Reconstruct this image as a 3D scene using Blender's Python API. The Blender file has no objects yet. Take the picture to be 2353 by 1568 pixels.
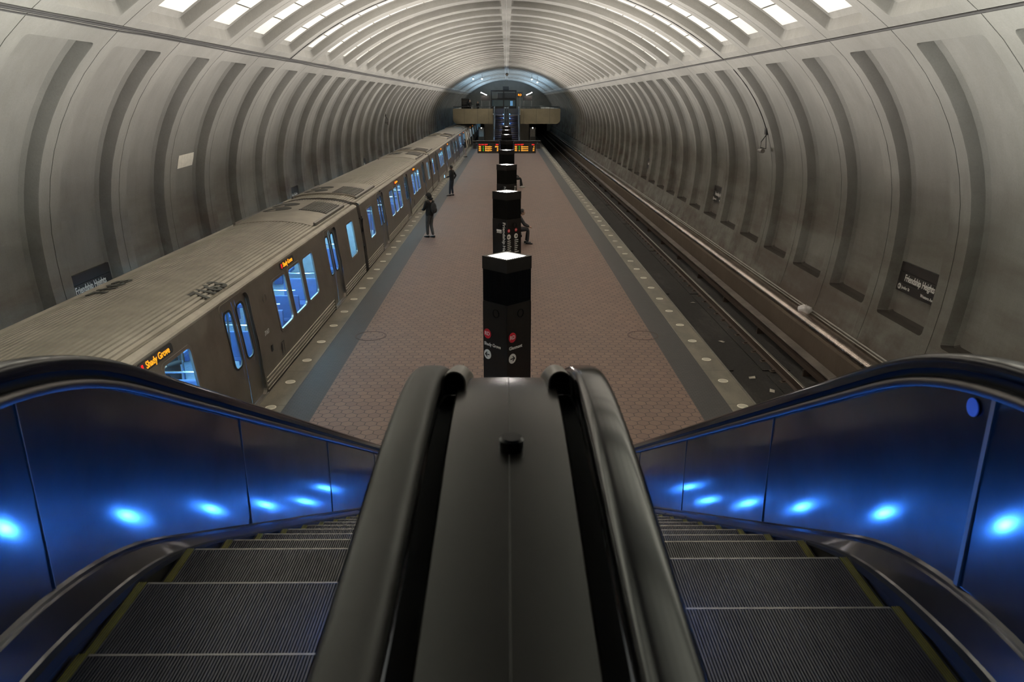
import bpy, bmesh, math, random
from math import sin, cos, pi, radians, sqrt, atan, tan
from mathutils import Vector, Matrix
random.seed(7)
S = bpy.context.scene
C = S.collection

# ------------------------------------------------------------------ camera
W_, H_, F_ = 2353., 1568., 1720.
VPX, VPY, CZ = 1164., 231., 5.27
pitch = atan((H_ / 2 - VPY) / F_)
yaw = atan((W_ / 2 - VPX) / F_ * cos(pitch))
cd = bpy.data.cameras.new('camera')
cd.sensor_width = 36.0
cd.lens = F_ / W_ * 36.0
cd.clip_start = 0.05
cd.clip_end = 400
cd.dof.use_dof = True
cd.dof.focus_distance = 19.0
cd.dof.aperture_fstop = 5.0
cam = bpy.data.objects.new('camera', cd)
C.objects.link(cam)
cam.location = (0, 0, CZ)
cam.rotation_euler = (pi / 2 - pitch, 0, -yaw)
S.camera = cam
vs = S.view_settings
vs.view_transform = 'Standard'
vs.look = 'None'
vs.gamma = 1.0
vs.use_curve_mapping = False
vs.exposure = 0.0

# ------------------------------------------------------------------ materials
MATS = {}

def nodes_of(name):
    m = bpy.data.materials.new(name)
    m.use_nodes = True
    nt = m.node_tree
    nt.nodes.clear()
    out = nt.nodes.new('ShaderNodeOutputMaterial')
    MATS[name] = m
    return m, nt, out

def N(nt, typ, **kw):
    n = nt.nodes.new('ShaderNode' + typ)
    ins = kw.pop('ins', {})
    for k, v in kw.items():
        setattr(n, k, v)
    for k, v in ins.items():
        if isinstance(v, bpy.types.NodeSocket):
            nt.links.new(v, n.inputs[k])
        else:
            n.inputs[k].default_value = v
    return n

def rgba(c):
    return (c[0], c[1], c[2], 1.0)

def mathn(nt, op, a, b=None, c=None, clamp=False):
    n = nt.nodes.new('ShaderNodeMath')
    n.operation = op
    n.use_clamp = clamp
    for i, v in enumerate((a, b, c)):
        if v is None:
            continue
        if isinstance(v, bpy.types.NodeSocket):
            nt.links.new(v, n.inputs[i])
        else:
            n.inputs[i].default_value = v
    return n.outputs[0]

def mixc(nt, fac, a, b, mode='MIX'):
    n = nt.nodes.new('ShaderNodeMix')
    n.data_type = 'RGBA'
    n.blend_type = mode
    for idx, v in ((0, fac), (6, a), (7, b)):
        if isinstance(v, bpy.types.NodeSocket):
            nt.links.new(v, n.inputs[idx])
        elif idx == 0:
            n.inputs[0].default_value = v
        else:
            n.inputs[idx].default_value = rgba(v)
    return n.outputs[2]

def ramp(nt, fac, lo, hi):
    n = nt.nodes.new('ShaderNodeMapRange')
    nt.links.new(fac, n.inputs[0])
    n.inputs[1].default_value = lo
    n.inputs[2].default_value = hi
    return n.outputs[0]

def coords(nt, scale=(1, 1, 1), kind='Object'):
    tc = nt.nodes.new('ShaderNodeTexCoord')
    mp = nt.nodes.new('ShaderNodeMapping')
    nt.links.new(tc.outputs[kind], mp.inputs[0])
    mp.inputs['Scale'].default_value = scale
    return mp.outputs[0]

def noise(nt, vec, scale, detail=4, rough=.55):
    n = N(nt, 'TexNoise', ins={'Vector': vec, 'Scale': scale, 'Detail': detail, 'Roughness': rough})
    return n.outputs[0]

def simple(name, col, rough=.5, metal=0., var=.12, nscale=6., bump=0., bscale=60., spec=.5, stretch=(1, 1, 1), rvar=0.):
    m, nt, out = nodes_of(name)
    v = coords(nt, stretch)
    n1 = noise(nt, v, nscale)
    k = ramp(nt, n1, .3, .7)
    c = mixc(nt, k, [x * (1 - var) for x in col], [min(1, x * (1 + var)) for x in col])
    b = N(nt, 'BsdfPrincipled', ins={'Base Color': c, 'Roughness': rough, 'Metallic': metal, 'Specular IOR Level': spec})
    if rvar:
        r = mathn(nt, 'ADD', mathn(nt, 'MULTIPLY', k, rvar), rough - rvar / 2)
        nt.links.new(r, b.inputs['Roughness'])
    if bump:
        n2 = noise(nt, v, bscale, 3)
        bp = N(nt, 'Bump', ins={'Strength': bump, 'Distance': .01, 'Height': n2})
        nt.links.new(bp.outputs[0], b.inputs['Normal'])
    nt.links.new(b.outputs[0], out.inputs[0])
    return m

def emit(name, col, strength):
    m, nt, out = nodes_of(name)
    e = N(nt, 'Emission', ins={'Color': rgba(col), 'Strength': strength})
    nt.links.new(e.outputs[0], out.inputs[0])
    return m

def concrete(name, col, stain=False):
    m, nt, out = nodes_of(name)
    v = coords(nt)
    big = noise(nt, v, .35, 5, .6)
    mid = noise(nt, coords(nt, (1, 3.0, .8)), 1.6, 4, .6)
    fine = noise(nt, v, 28, 3, .7)
    pit = N(nt, 'TexVoronoi', ins={'Vector': v, 'Scale': 22.0}).outputs[0]
    c = mixc(nt, ramp(nt, big, .32, .68), [x * .80 for x in col], [x * 1.10 for x in col])
    c = mixc(nt, mathn(nt, 'MULTIPLY', ramp(nt, mid, .35, .72), .30), c, (col[0] * .62, col[1] * .60, col[2] * .56))
    c = mixc(nt, mathn(nt, 'MULTIPLY', ramp(nt, fine, .40, .70), .22), c, (col[0] * .55, col[1] * .55, col[2] * .52))
    pk = mathn(nt, 'SUBTRACT', 1.0, ramp(nt, pit, .03, .13), clamp=True)
    pk = mathn(nt, 'MULTIPLY', pk, mathn(nt, 'MULTIPLY', ramp(nt, noise(nt, v, 1.2), .5, .7), .55))
    c = mixc(nt, pk, c, (.06, .055, .05))
    if stain:
        sx = N(nt, 'SeparateXYZ', ins={0: v})
        low = mathn(nt, 'SUBTRACT', 1.0, ramp(nt, sx.outputs[2], -.4, 1.1), clamp=True)
        blot = ramp(nt, noise(nt, coords(nt, (1, .8, 1.2)), 1.3, 6, .65), .40, .66)
        k = mathn(nt, 'MULTIPLY', mathn(nt, 'MULTIPLY', low, blot), .85)
        c = mixc(nt, k, c, (.045, .028, .020))
        low_mottle = ramp(nt, noise(nt, coords(nt, (1, .16, .9)), 1.0, 5, .6), .42, .66)  # darker brown mottling that fades out up the wall
        band = mathn(nt, 'SUBTRACT', 1.0, ramp(nt, sx.outputs[2], 1.6, 4.4), clamp=True)
        c = mixc(nt, mathn(nt, 'MULTIPLY', mathn(nt, 'MULTIPLY', low_mottle, band), .75), c, (.085, .062, .050))
    if stain:        # darker tone on upward-facing faces, broken up by noise
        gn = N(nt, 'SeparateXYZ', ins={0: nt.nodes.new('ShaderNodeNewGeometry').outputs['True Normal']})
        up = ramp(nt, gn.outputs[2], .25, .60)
        up_mottle = ramp(nt, noise(nt, v, 1.5, 3, .6), .0, .35)
        c = mixc(nt, mathn(nt, 'MULTIPLY', mathn(nt, 'MULTIPLY', up, up_mottle), .9), c, (.030, .024, .020))
    b = N(nt, 'BsdfPrincipled', ins={'Base Color': c, 'Roughness': .85, 'Specular IOR Level': .25})
    h = mathn(nt, 'ADD', mathn(nt, 'MULTIPLY', fine, .6), mathn(nt, 'MULTIPLY', pk, -1.2))
    bp = N(nt, 'Bump', ins={'Strength': .35, 'Distance': .012, 'Height': h})
    nt.links.new(bp.outputs[0], b.inputs['Normal'])
    nt.links.new(b.outputs[0], out.inputs[0])
    return m

concrete('concrete', (.205, .198, .178))
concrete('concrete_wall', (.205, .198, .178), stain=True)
concrete('fascia', (.26, .225, .16))
concrete('end_concrete', (.26, .235, .20))
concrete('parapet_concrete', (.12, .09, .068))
simple('panel_white', (.54, .515, .445), .8, var=.04, nscale=3)
simple('black_gap', (.012, .012, .012), .8)
simple('conduit', (.035, .033, .031), .6)
simple('conduit_light', (.38, .36, .33), .45, metal=.5)
simple('dark_metal', (.03, .028, .027), .45, metal=.3, bump=.05)

def brick_mat(name, c1, c2, mortar, bw, bh, rough):
    m, nt, out = nodes_of(name)
    v = coords(nt)
    br = N(nt, 'TexBrick', ins={'Vector': v, 'Color1': rgba(c1), 'Color2': rgba(c2), 'Mortar': rgba(mortar), 'Scale': 1.0,
                                'Mortar Size': .006, 'Brick Width': bw, 'Row Height': bh})
    c = mixc(nt, mathn(nt, 'MULTIPLY', ramp(nt, noise(nt, v, 1.1, 5), .35, .7), .4), br.outputs[0], [x * .55 for x in c1])
    b = N(nt, 'BsdfPrincipled', ins={'Base Color': c, 'Roughness': rough})
    bp = N(nt, 'Bump', ins={'Strength': .25, 'Distance': .006, 'Height': br.outputs[1]})
    bp.invert = True
    nt.links.new(bp.outputs[0], b.inputs['Normal'])
    nt.links.new(b.outputs[0], out.inputs[0])

brick_mat('dark_paver', (.034, .030, .029), (.026, .023, .023), (.009, .008, .008), .10, .055, .6)

def hex_mat(name, w):
    m, nt, out = nodes_of(name)
    v = coords(nt, (1 / w, 1 / w, 0))
    R3 = sqrt(3)
    def vm(op, a, b=None):
        n = nt.nodes.new('ShaderNodeVectorMath')
        n.operation = op
        for i, x in enumerate((a, b)):
            if x is None:
                continue
            if isinstance(x, bpy.types.NodeSocket):
                nt.links.new(x, n.inputs[i])
            else:
                n.inputs[i].default_value = x
        return n
    big = vm('ADD', v, (200, 200 * R3, 0)).outputs[0]
    r, hr = (1, R3, 1), (.5, R3 / 2, 0)
    a = vm('SUBTRACT', vm('MODULO', big, r).outputs[0], hr).outputs[0]
    b_ = vm('SUBTRACT', vm('MODULO', vm('SUBTRACT', big, hr).outputs[0], r).outputs[0], hr).outputs[0]
    la = vm('DOT_PRODUCT', a, a).outputs['Value']
    lb = vm('DOT_PRODUCT', b_, b_).outputs['Value']
    f = mathn(nt, 'LESS_THAN', lb, la)
    mx = nt.nodes.new('ShaderNodeMix')
    mx.data_type = 'VECTOR'
    nt.links.new(f, mx.inputs[0])
    nt.links.new(a, mx.inputs[4])
    nt.links.new(b_, mx.inputs[5])
    g = mx.outputs[1]
    ab = N(nt, 'SeparateXYZ', ins={0: vm('ABSOLUTE', g).outputs[0]})
    d = mathn(nt, 'MAXIMUM', ab.outputs[0], mathn(nt, 'ADD', mathn(nt, 'MULTIPLY', ab.outputs[0], .5), mathn(nt, 'MULTIPLY', ab.outputs[1], R3 / 2)))
    grout = ramp(nt, d, .458, .474)
    cid = vm('SNAP', vm('SUBTRACT', big, g).outputs[0], (.25, .25, 1)).outputs[0]
    wn = N(nt, 'TexWhiteNoise', ins={'Vector': cid}).outputs[0]
    c = mixc(nt, wn, (.135, .077, .057), (.168, .098, .071))
    vv = coords(nt)
    c = mixc(nt, mathn(nt, 'MULTIPLY', ramp(nt, noise(nt, vv, 55, 3, .7), .4, .7), .28), c, (.095, .057, .044))
    c = mixc(nt, mathn(nt, 'MULTIPLY', ramp(nt, noise(nt, vv, .35, 5), .35, .7), .28), c, (.11, .075, .062))
    c = mixc(nt, grout, c, (.028, .016, .013))
    bs = N(nt, 'BsdfPrincipled', ins={'Base Color': c, 'Roughness': .62})
    bp = N(nt, 'Bump', ins={'Strength': .3, 'Distance': .006, 'Height': grout})
    bp.invert = True
    nt.links.new(bp.outputs[0], bs.inputs['Normal'])
    nt.links.new(bs.outputs[0], out.inputs[0])

hex_mat('hex_tile', .203)

def granite_mat(name, col):
    m, nt, out = nodes_of(name)
    v = coords(nt)
    c = mixc(nt, ramp(nt, noise(nt, v, 90, 2, .8), .35, .65), [x * .7 for x in col], [x * 1.2 for x in col])
    c = mixc(nt, mathn(nt, 'MULTIPLY', ramp(nt, noise(nt, coords(nt, (1.4, .5, 1)), 1.6, 6, .65), .42, .68), .75), c, [x * .40 for x in col])
    br = N(nt, 'TexBrick', ins={'Vector': coords(nt, (.1, 1, 1)), 'Color1': (1, 1, 1, 1), 'Color2': (1, 1, 1, 1), 'Mortar': (0, 0, 0, 1), 'Scale': 1.0,
                                'Mortar Size': .008, 'Brick Width': 50., 'Row Height': 1.8})
    c = mixc(nt, br.outputs[1], c, [x * .25 for x in col])
    b = N(nt, 'BsdfPrincipled', ins={'Base Color': c, 'Roughness': .55})
    nt.links.new(b.outputs[0], out.inputs[0])

granite_mat('granite', (.145, .125, .092))

def ballast_mat(name):
    m, nt, out = nodes_of(name)
    v = coords(nt)
    c = mixc(nt, ramp(nt, noise(nt, v, 14, 5, .7), .3, .7), (.005, .004, .0035), (.022, .018, .015))
    c = mixc(nt, mathn(nt, 'MULTIPLY', ramp(nt, noise(nt, coords(nt, (1.2, .3, 1)), 1.1, 6, .7), .52, .72), .8), c, (.062, .055, .050))
    b = N(nt, 'BsdfPrincipled', ins={'Base Color': c, 'Roughness': .85})
    bp = N(nt, 'Bump', ins={'Strength': .6, 'Distance': .03, 'Height': noise(nt, v, 20, 4)})
    nt.links.new(bp.outputs[0], b.inputs['Normal'])
    nt.links.new(b.outputs[0], out.inputs[0])

ballast_mat('ballast')
simple('rail_steel', (.42, .39, .35), .32, metal=.9, var=.15)
simple('rail_rust', (.05, .032, .022), .75)
simple('cover_board', (.11, .09, .075), .65, var=.3, nscale=2)
simple('bronze_black', (.010, .008, .007), .42, var=.2, spec=.35)
simple('bronze_fin', (.006, .0055, .005), .7, spec=.15)
simple('sign_brown', (.020, .0155, .0135), .45)
simple('sign_white', (.78, .76, .72), .5, var=.03)
simple('sign_red', (.55, .012, .03), .45, var=.03)
emit('lamp_white', (1.0, .93, .86), 60.0)

def steel_mat(name, col, rough, brushed=True):
    m, nt, out = nodes_of(name)
    tc = nt.nodes.new('ShaderNodeTexCoord')
    v = tc.outputs['Object']
    n1 = noise(nt, coords(nt, (1, 1, 1)), 2.2, 5, .6)
    n2 = noise(nt, coords(nt, (40, 3, 40)), 3.0, 3, .6)
    c = mixc(nt, ramp(nt, n1, .3, .7), [x * .72 for x in col], col)
    r = mathn(nt, 'ADD', mathn(nt, 'MULTIPLY', n1, .22), rough - .11)
    r = mathn(nt, 'ADD', r, mathn(nt, 'MULTIPLY', n2, .08))
    b = N(nt, 'BsdfPrincipled', ins={'Base Color': c, 'Roughness': r, 'Metallic': 1.0})
    nt.links.new(b.outputs[0], out.inputs[0])

steel_mat('steel_body', (.30, .27, .235), .42)
steel_mat('steel_roof', (.42, .385, .33), .50)
steel_mat('steel_deck', (.36, .33, .30), .34)
steel_mat('flute_bright', (.62, .57, .50), .38)
steel_mat('strip_dark', (.12, .11, .11), .34)
simple('deck_dark', (.014, .012, .011), .27, metal=.1, var=.25, nscale=2.5, spec=.36)
steel_mat('steel_dull', (.30, .28, .26), .5)

def balustrade_mat(name):
    m, nt, out = nodes_of(name)
    uv = nt.nodes.new('ShaderNodeUVMap')
    uv.uv_map = 'UVMap'
    tg = nt.nodes.new('ShaderNodeTangent')
    tg.direction_type = 'UV_MAP'
    tg.uv_map = 'UVMap'
    v = coords(nt)
    n1 = noise(nt, v, 2.4, 5, .6)
    scr = noise(nt, coords(nt, (6, 7, .35)), 4.0, 3, .6)
    r = mathn(nt, 'ADD', mathn(nt, 'MULTIPLY', ramp(nt, n1, .3, .7), .05), .085)
    r = mathn(nt, 'ADD', r, mathn(nt, 'MULTIPLY', ramp(nt, scr, .62, .85), .03))
    c = mixc(nt, ramp(nt, n1, .3, .7), (.15, .147, .153), (.22, .215, .225))
    b = N(nt, 'BsdfPrincipled', ins={'Base Color': c, 'Roughness': r, 'Metallic': 1.0, 'Anisotropic': .55, 'Anisotropic Rotation': .25, 'Tangent': tg.outputs[0]})
    b2 = N(nt, 'BsdfPrincipled', ins={'Base Color': c, 'Roughness': .33, 'Metallic': 1.0})
    mx = nt.nodes.new('ShaderNodeMixShader')
    mx.inputs[0].default_value = .35
    nt.links.new(b.outputs[0], mx.inputs[1])
    nt.links.new(b2.outputs[0], mx.inputs[2])
    nt.links.new(mx.outputs[0], out.inputs[0])

balustrade_mat('brushed_panel')
simple('rubber_black', (.008, .008, .010), .13, var=.2, spec=.42)
simple('rubber_worn', (.045, .042, .039), .5, var=.25, nscale=3, spec=.40, rvar=.12)
simple('brush_black', (.006, .006, .007), .9)
simple('step_metal', (.062, .060, .066), .45, metal=.7, var=.15)
simple('step_yellow', (.15, .13, .010), .6, var=.25, nscale=12)
emit('skirt_lamp_blue', (.035, .22, 1.0), 1300.0)
emit('skirt_lamp_pale', (.55, .85, 1.0), 25.0)
simple('sticker_blue', (.10, .25, .80), .5)

# ------------------------------------------------------------------ mesh builder
class MB:
    def __init__(s):
        s.v, s.f, s.m, s.uv = [], [], [], None
    def add(s, vs, fs, mi=0):
        o = len(s.v)
        s.v += [tuple(p) for p in vs]
        s.f += [tuple(i + o for i in f) for f in fs]
        s.m += [mi] * len(fs)
        return o
    def box(s, x0, x1, y0, y1, z0, z1, mi=0):
        s.add([(x0, y0, z0), (x1, y0, z0), (x1, y1, z0), (x0, y1, z0), (x0, y0, z1), (x1, y0, z1), (x1, y1, z1), (x0, y1, z1)],
              [(0, 3, 2, 1), (4, 5, 6, 7), (0, 1, 5, 4), (1, 2, 6, 5), (2, 3, 7, 6), (3, 0, 4, 7)], mi)
    def extr(s, prof, axis, a, b, mi=0, closed=True, caps=True):
        """profile of 2-D points swept straight along an axis"""
        n = len(prof)
        def P(p, t):
            return (p[0], t, p[1]) if axis == 'y' else ((t, p[0], p[1]) if axis == 'x' else (p[0], p[1], t))
        vs = [P(p, a) for p in prof] + [P(p, b) for p in prof]
        fs = [(i, (i + 1) % n, n + (i + 1) % n, n + i) for i in range(n if closed else n - 1)]
        if closed and caps:
            fs += [tuple(range(n))[::-1], tuple(range(n, 2 * n))]
        s.add(vs, fs, mi)
    def tube(s, pts, r, seg=8, mi=0, caps=True):
        pts = [Vector(p) for p in pts]
        rr = r if isinstance(r, (list, tuple)) else [r] * len(pts)
        rings = []
        for i, p in enumerate(pts):
            d = (pts[min(i + 1, len(pts) - 1)] - pts[max(i - 1, 0)]).normalized()
            u = d.cross(Vector((0, 0, 1)))
            if u.length < 1e-3:
                u = Vector((1, 0, 0))
            u.normalize()
            w = u.cross(d)
            rings.append([p + (u * cos(2 * pi * k / seg) + w * sin(2 * pi * k / seg)) * rr[i] for k in range(seg)])
        vs = [q for ring in rings for q in ring]
        fs = []
        for i in range(len(pts) - 1):
            for k in range(seg):
                a, b = i * seg + k, i * seg + (k + 1) % seg
                fs.append((a, b, b + seg, a + seg))
        if caps:
            fs += [tuple(range(seg))[::-1], tuple(range((len(pts) - 1) * seg, len(pts) * seg))]
        s.add(vs, fs, mi)
    def cyl(s, c, r, h, axis='z', seg=20, mi=0, r2=None):
        r2 = r if r2 is None else r2
        def P(x, y, t):
            return {'z': (c[0] + x, c[1] + y, c[2] + t), 'x': (c[0] + t, c[1] + x, c[2] + y), 'y': (c[0] + x, c[1] + t, c[2] + y)}[axis]
        vs = [P(r * cos(2 * pi * k / seg), r * sin(2 * pi * k / seg), 0) for k in range(seg)]
        vs += [P(r2 * cos(2 * pi * k / seg), r2 * sin(2 * pi * k / seg), h) for k in range(seg)]
        fs = [(k, (k + 1) % seg, seg + (k + 1) % seg, seg + k) for k in range(seg)] + [tuple(range(seg))[::-1], tuple(range(seg, 2 * seg))]
        s.add(vs, fs, mi)
    def sphere(s, c, r, mi=0, u=14, v=9):
        rx, ry, rz = r if isinstance(r, (list, tuple)) else (r, r, r)
        vs, fs = [(c[0], c[1], c[2] + rz)], []
        for j in range(1, v):
            for i in range(u):
                a, b = pi * j / v, 2 * pi * i / u
                vs.append((c[0] + rx * sin(a) * cos(b), c[1] + ry * sin(a) * sin(b), c[2] + rz * cos(a)))
        vs.append((c[0], c[1], c[2] - rz))
        for i in range(u):
            fs.append((0, 1 + i, 1 + (i + 1) % u))
            for j in range(v - 2):
                a = 1 + j * u
                fs.append((a + i, a + u + i, a + u + (i + 1) % u, a + (i + 1) % u))
            fs.append((len(vs) - 1, 1 + (v - 2) * u + (i + 1) % u, 1 + (v - 2) * u + i))
        s.add(vs, fs, mi)
    def build(s, name, mats, parent=None, smooth=None, bevel=0., recalc=True):
        me = bpy.data.meshes.new(name)
        me.from_pydata(s.v, [], s.f)
        for mm in ([mats] if isinstance(mats, str) else mats):
            me.materials.append(MATS[mm])
        for p, mi in zip(me.polygons, s.m):
            p.material_index = mi
        if recalc:
            bm = bmesh.new()
            bm.from_mesh(me)
            bmesh.ops.recalc_face_normals(bm, faces=bm.faces)
            bm.to_mesh(me)
            bm.free()
        if smooth is not None:
            me.polygons.foreach_set('use_smooth', [True] * len(me.polygons))
            me.set_sharp_from_angle(angle=radians(smooth))
        o = bpy.data.objects.new(name, me)
        C.objects.link(o)
        if parent is not None:
            o.parent = parent
        if bevel:
            b = o.modifiers.new('bevel', 'BEVEL')
            b.width = bevel
            b.segments = 2
            b.limit_method = 'ANGLE'
        return o

def tag(o, label=None, cat=None, group=None, kind=None):
    if label: o['label'] = label
    if cat: o['category'] = cat
    if group: o['group'] = group
    if kind: o['kind'] = kind
    return o

def empty(name, loc=(0, 0, 0), rz=0., **kw):
    o = bpy.data.objects.new(name, None)
    o.empty_display_size = .1
    C.objects.link(o)
    o.location = loc
    o.rotation_euler = (0, 0, rz)
    return tag(o, **kw)

KIDS = {}
def children(o):
    return [x for x in bpy.data.objects if x.parent == o]

def copy_tree(o, parent=None):
    c = o.copy()
    C.objects.link(c)
    if parent is not None:
        c.parent = parent
    for ch in children(o):
        copy_tree(ch, c)
    return c

def text_mb(mb, body, size, M, mi=0, depth=.004, align='CENTER', bold=0., sx=1.0):
    """letters as solid shapes put into a mesh builder; M maps text space (x right, y up, z out)"""
    cu = bpy.data.curves.new('letters', 'FONT')
    cu.body = body
    cu.size = size
    cu.align_x = align
    cu.align_y = 'CENTER'
    cu.extrude = depth / 2
    cu.offset = bold
    cu.resolution_u = 3
    ob = bpy.data.objects.new('letters', cu)
    C.objects.link(ob)
    bpy.context.view_layer.update()
    me = bpy.data.meshes.new_from_object(ob.evaluated_get(bpy.context.evaluated_depsgraph_get()))
    vs = [M @ Vector((v.co.x * sx, v.co.y, v.co.z)) for v in me.vertices]
    mb.add(vs, [tuple(p.vertices) for p in me.polygons], mi)
    bpy.data.objects.remove(ob)
    bpy.data.curves.remove(cu)
    bpy.data.meshes.remove(me)

def frame(o, xd, yd):
    """matrix with origin o, text-right xd and text-up yd"""
    x, y = Vector(xd).normalized(), Vector(yd).normalized()
    z = x.cross(y)
    M = Matrix((( x.x, y.x, z.x, o[0]), (x.y, y.y, z.y, o[1]), (x.z, y.z, z.z, o[2]), (0, 0, 0, 1)))
    return M

def area(name, loc, size, power, col, rot=(0, 0, 0), sy=None, spread=None):
    l = bpy.data.lights.new(name, 'AREA')
    l.energy = power
    l.color = col
    l.size = size
    if sy:
        l.shape = 'RECTANGLE'
        l.size_y = sy
    if spread:
        l.spread = radians(spread)
    o = bpy.data.objects.new(name, l)
    C.objects.link(o)
    o.location = loc
    o.rotation_euler = rot
    return o

# ------------------------------------------------------------------ vault
P_, J0 = 2.70, 11.85
Y_BACK = J0 - 10 * P_          # behind the viewer
Y_END = J0 + 52 * P_           # far end wall
R1, R2, R3_ = 11.2, 5.05, 10.8
A1 = math.asin(6.92 / R1)
L1 = R1 * A1
ZC = CZ + 3.63
cx2, cz2 = 6.92 - R2 * sin(A1), ZC - R1 + R1 * cos(A1) - R2 * cos(A1)
L2 = R2 * (pi / 2 - A1)
LT = L1 + L2 + R3_ * math.asin((cz2 + 1.35) / R3_)

def vault(t, d=0.):
    """point of the arch at arc length t from the crown, d deeper than its face; right half"""
    if t <= L1:
        a, c, r = t / R1, (0., ZC - R1), R1
    elif t <= L1 + L2:
        a, c, r = A1 + (t - L1) / R2, (cx2, cz2), R2
    else:
        a, c, r = pi / 2 + (t - L1 - L2) / R3_, (cx2 + R2 - R3_, cz2), R3_
    return (c[0] + (r + d) * sin(a), c[1] + (r + d) * cos(a))

def t_of_z(z):
    lo, hi = 0., LT
    for _ in range(50):
        m = (lo + hi) / 2
        if vault(m)[1] > z:
            lo = m
        else:
            hi = m
    return lo

def loop(y0, y1, t0, t1, r, ns, k=3):
    pts = [(y0, t0 + r + (t1 - t0 - 2 * r) * i / ns) for i in range(ns + 1)]
    def arc(cy, ct, a0):
        return [(cy + r * cos(a0 - pi / 2 * j / k), ct + r * sin(a0 - pi / 2 * j / k)) for j in range(1, k)]
    pts += arc(y0 + r, t1 - r, pi)
    pts += [(y0 + r, t1), (y1 - r, t1)]
    pts += arc(y1 - r, t1 - r, pi / 2)
    pts += [(y1, t1 - r - (t1 - t0 - 2 * r) * i / ns) for i in range(ns + 1)]
    pts += arc(y1 - r, t0 + r, 0)
    pts += [(y1 - r, t0), (y0 + r, t0)]
    pts += arc(y0 + r, t0 + r, -pi / 2)
    return pts

def coffer(mb, sgn, y0, y1, tA, tB, op, bk, depth, rad, ns, mi_back=0):
    f_ = .78
    mid = tuple(o + (q - o) * .45 for o, q in zip(op, bk))
    loops = [(loop(y0, y1, tA, tB, .003, ns), 0.),
             (loop(op[0], op[1], op[2], op[3], rad, ns), 0.),
             (loop(op[0] + .01, op[1] - .01, op[2] + .01, op[3] - .01, rad, ns), .015),
             (loop(mid[0], mid[1], mid[2], mid[3], rad * .85, ns), depth * f_),
             (loop(bk[0], bk[1], bk[2], bk[3], rad * .7, ns), depth)]
    n = len(loops[0][0])
    vs = []
    for lp, d in loops:
        for (y, t) in lp:
            x, z = vault(t, d)
            vs.append((sgn * x, y, z))
    fs = []
    for l in range(len(loops) - 1):
        for i in range(n):
            j = (i + 1) % n
            fs.append((l * n + i, l * n + j, (l + 1) * n + j, (l + 1) * n + i))
    mb.add(vs, fs)
    b = (len(loops) - 1) * n
    k = 3
    iR = ns + 1 + (k - 1) + 2 + (k - 1)
    bf = []
    for i in range(ns):
        bf.append((b + i, b + i + 1, b + iR + ns - i - 1, b + iR + ns - i))
    bf.append(tuple(b + i for i in range(ns, iR + 1)))
    bf.append(tuple([b + i for i in range(iR + ns, n)] + [b]))
    o = len(mb.v) - len(vs)
    mb.f += [tuple(i + o for i in f) for f in bf]
    mb.m += [mi_back] * len(bf)

def groove(mb, sgn, y, t0, t1, w=.011, d=.035, ns=24):
    vs, fs = [], []
    for i in range(ns + 1):
        t = t0 + (t1 - t0) * i / ns
        for (yy, dd) in ((y - w, 0), (y - w, d), (y + w, d), (y + w, 0)):
            x, z = vault(t, dd)
            vs.append((sgn * x, yy, z))
    for i in range(ns):
        for q in range(3):
            a = i * 4 + q
            fs.append((a, a + 1, a + 5, a + 4))
    mb.add(vs, fs)

LED = .035
T_RB, T_RT = t_of_z(.55), L1 + .42
ceil_mb = MB()
wall_mb = {1: MB(), -1: MB()}
nb = int(round((Y_END - Y_BACK) / P_))
G = .011
for b in range(nb):
    y0, y1 = Y_BACK + b * P_ + G, Y_BACK + (b + 1) * P_ - G
    for s in (1, -1):
        coffer(ceil_mb, s, y0, y1, 0.0, L1 - LED, (y0 + .37, y1 - .37, .20, L1 - .24),
               (y0 + .46, y1 - .46, .36, L1 - .47), .27, .10, 12, 1)
        coffer(wall_mb[s], s, y0, y1, L1 + LED, LT, (y0 + .34, y1 - .34, T_RT, T_RB),
               (y0 + .48, y1 - .48, T_RT + .12, T_RB - .12), .30, .10, 16)
        groove(ceil_mb, s, Y_BACK + b * P_, 0, L1 - LED, ns=12)
        groove(wall_mb[s], s, Y_BACK + b * P_, L1 + LED, LT, ns=16)
# slot at the springing line
for s in (1, -1):
    q = [vault(L1 - LED), vault(L1 - LED, .09), vault(L1 + LED, .09), vault(L1 + LED)]
    wall_mb[s].add([(s * p[0], Y_BACK, p[1]) for p in q] + [(s * p[0], Y_END, p[1]) for p in q], [(0, 1, 5, 4), (1, 2, 6, 5), (2, 3, 7, 6)])
ceiling = ceil_mb.build('ceiling', ['concrete', 'black_gap'], smooth=28)
tag(ceiling, kind='structure')
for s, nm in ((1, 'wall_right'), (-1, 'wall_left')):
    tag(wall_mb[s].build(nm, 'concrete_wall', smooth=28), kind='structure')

# acoustic panels in the upper coffers: parts of the ceiling
NPAN = 10
def panel_mb(mb, s, yc, k):
    n = NPAN
    t0, t1 = .40, L1 - .48
    step = (t1 - t0) / n
    ta, tb = t0 + k * step + .02, t0 + (k + 1) * step - .02
    y0, y1 = yc - .875, yc + .875
    vs = []
    for d in (.235, .255):
        for t in (ta, (ta + tb) / 2, tb):
            x, z = vault(t, d)
            vs += [(s * x, y0, z), (s * x, y1, z)]
    f = [(0, 1, 3, 2), (2, 3, 5, 4), (6, 8, 9, 7), (8, 10, 11, 9), (0, 6, 7, 1), (4, 5, 11, 10), (0, 2, 8, 6), (2, 4, 10, 8), (1, 7, 9, 3), (3, 9, 11, 5)]
    mb.add(vs, f)
rest = MB()
near = [(b, s, k) for b in range(nb) for s in (1, -1) for k in range(NPAN)]
def rank(q):
    yc = Y_BACK + (q[0] + .5) * P_
    return abs(yc - 22) + (9 - q[2]) * 3
near.sort(key=rank)
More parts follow.
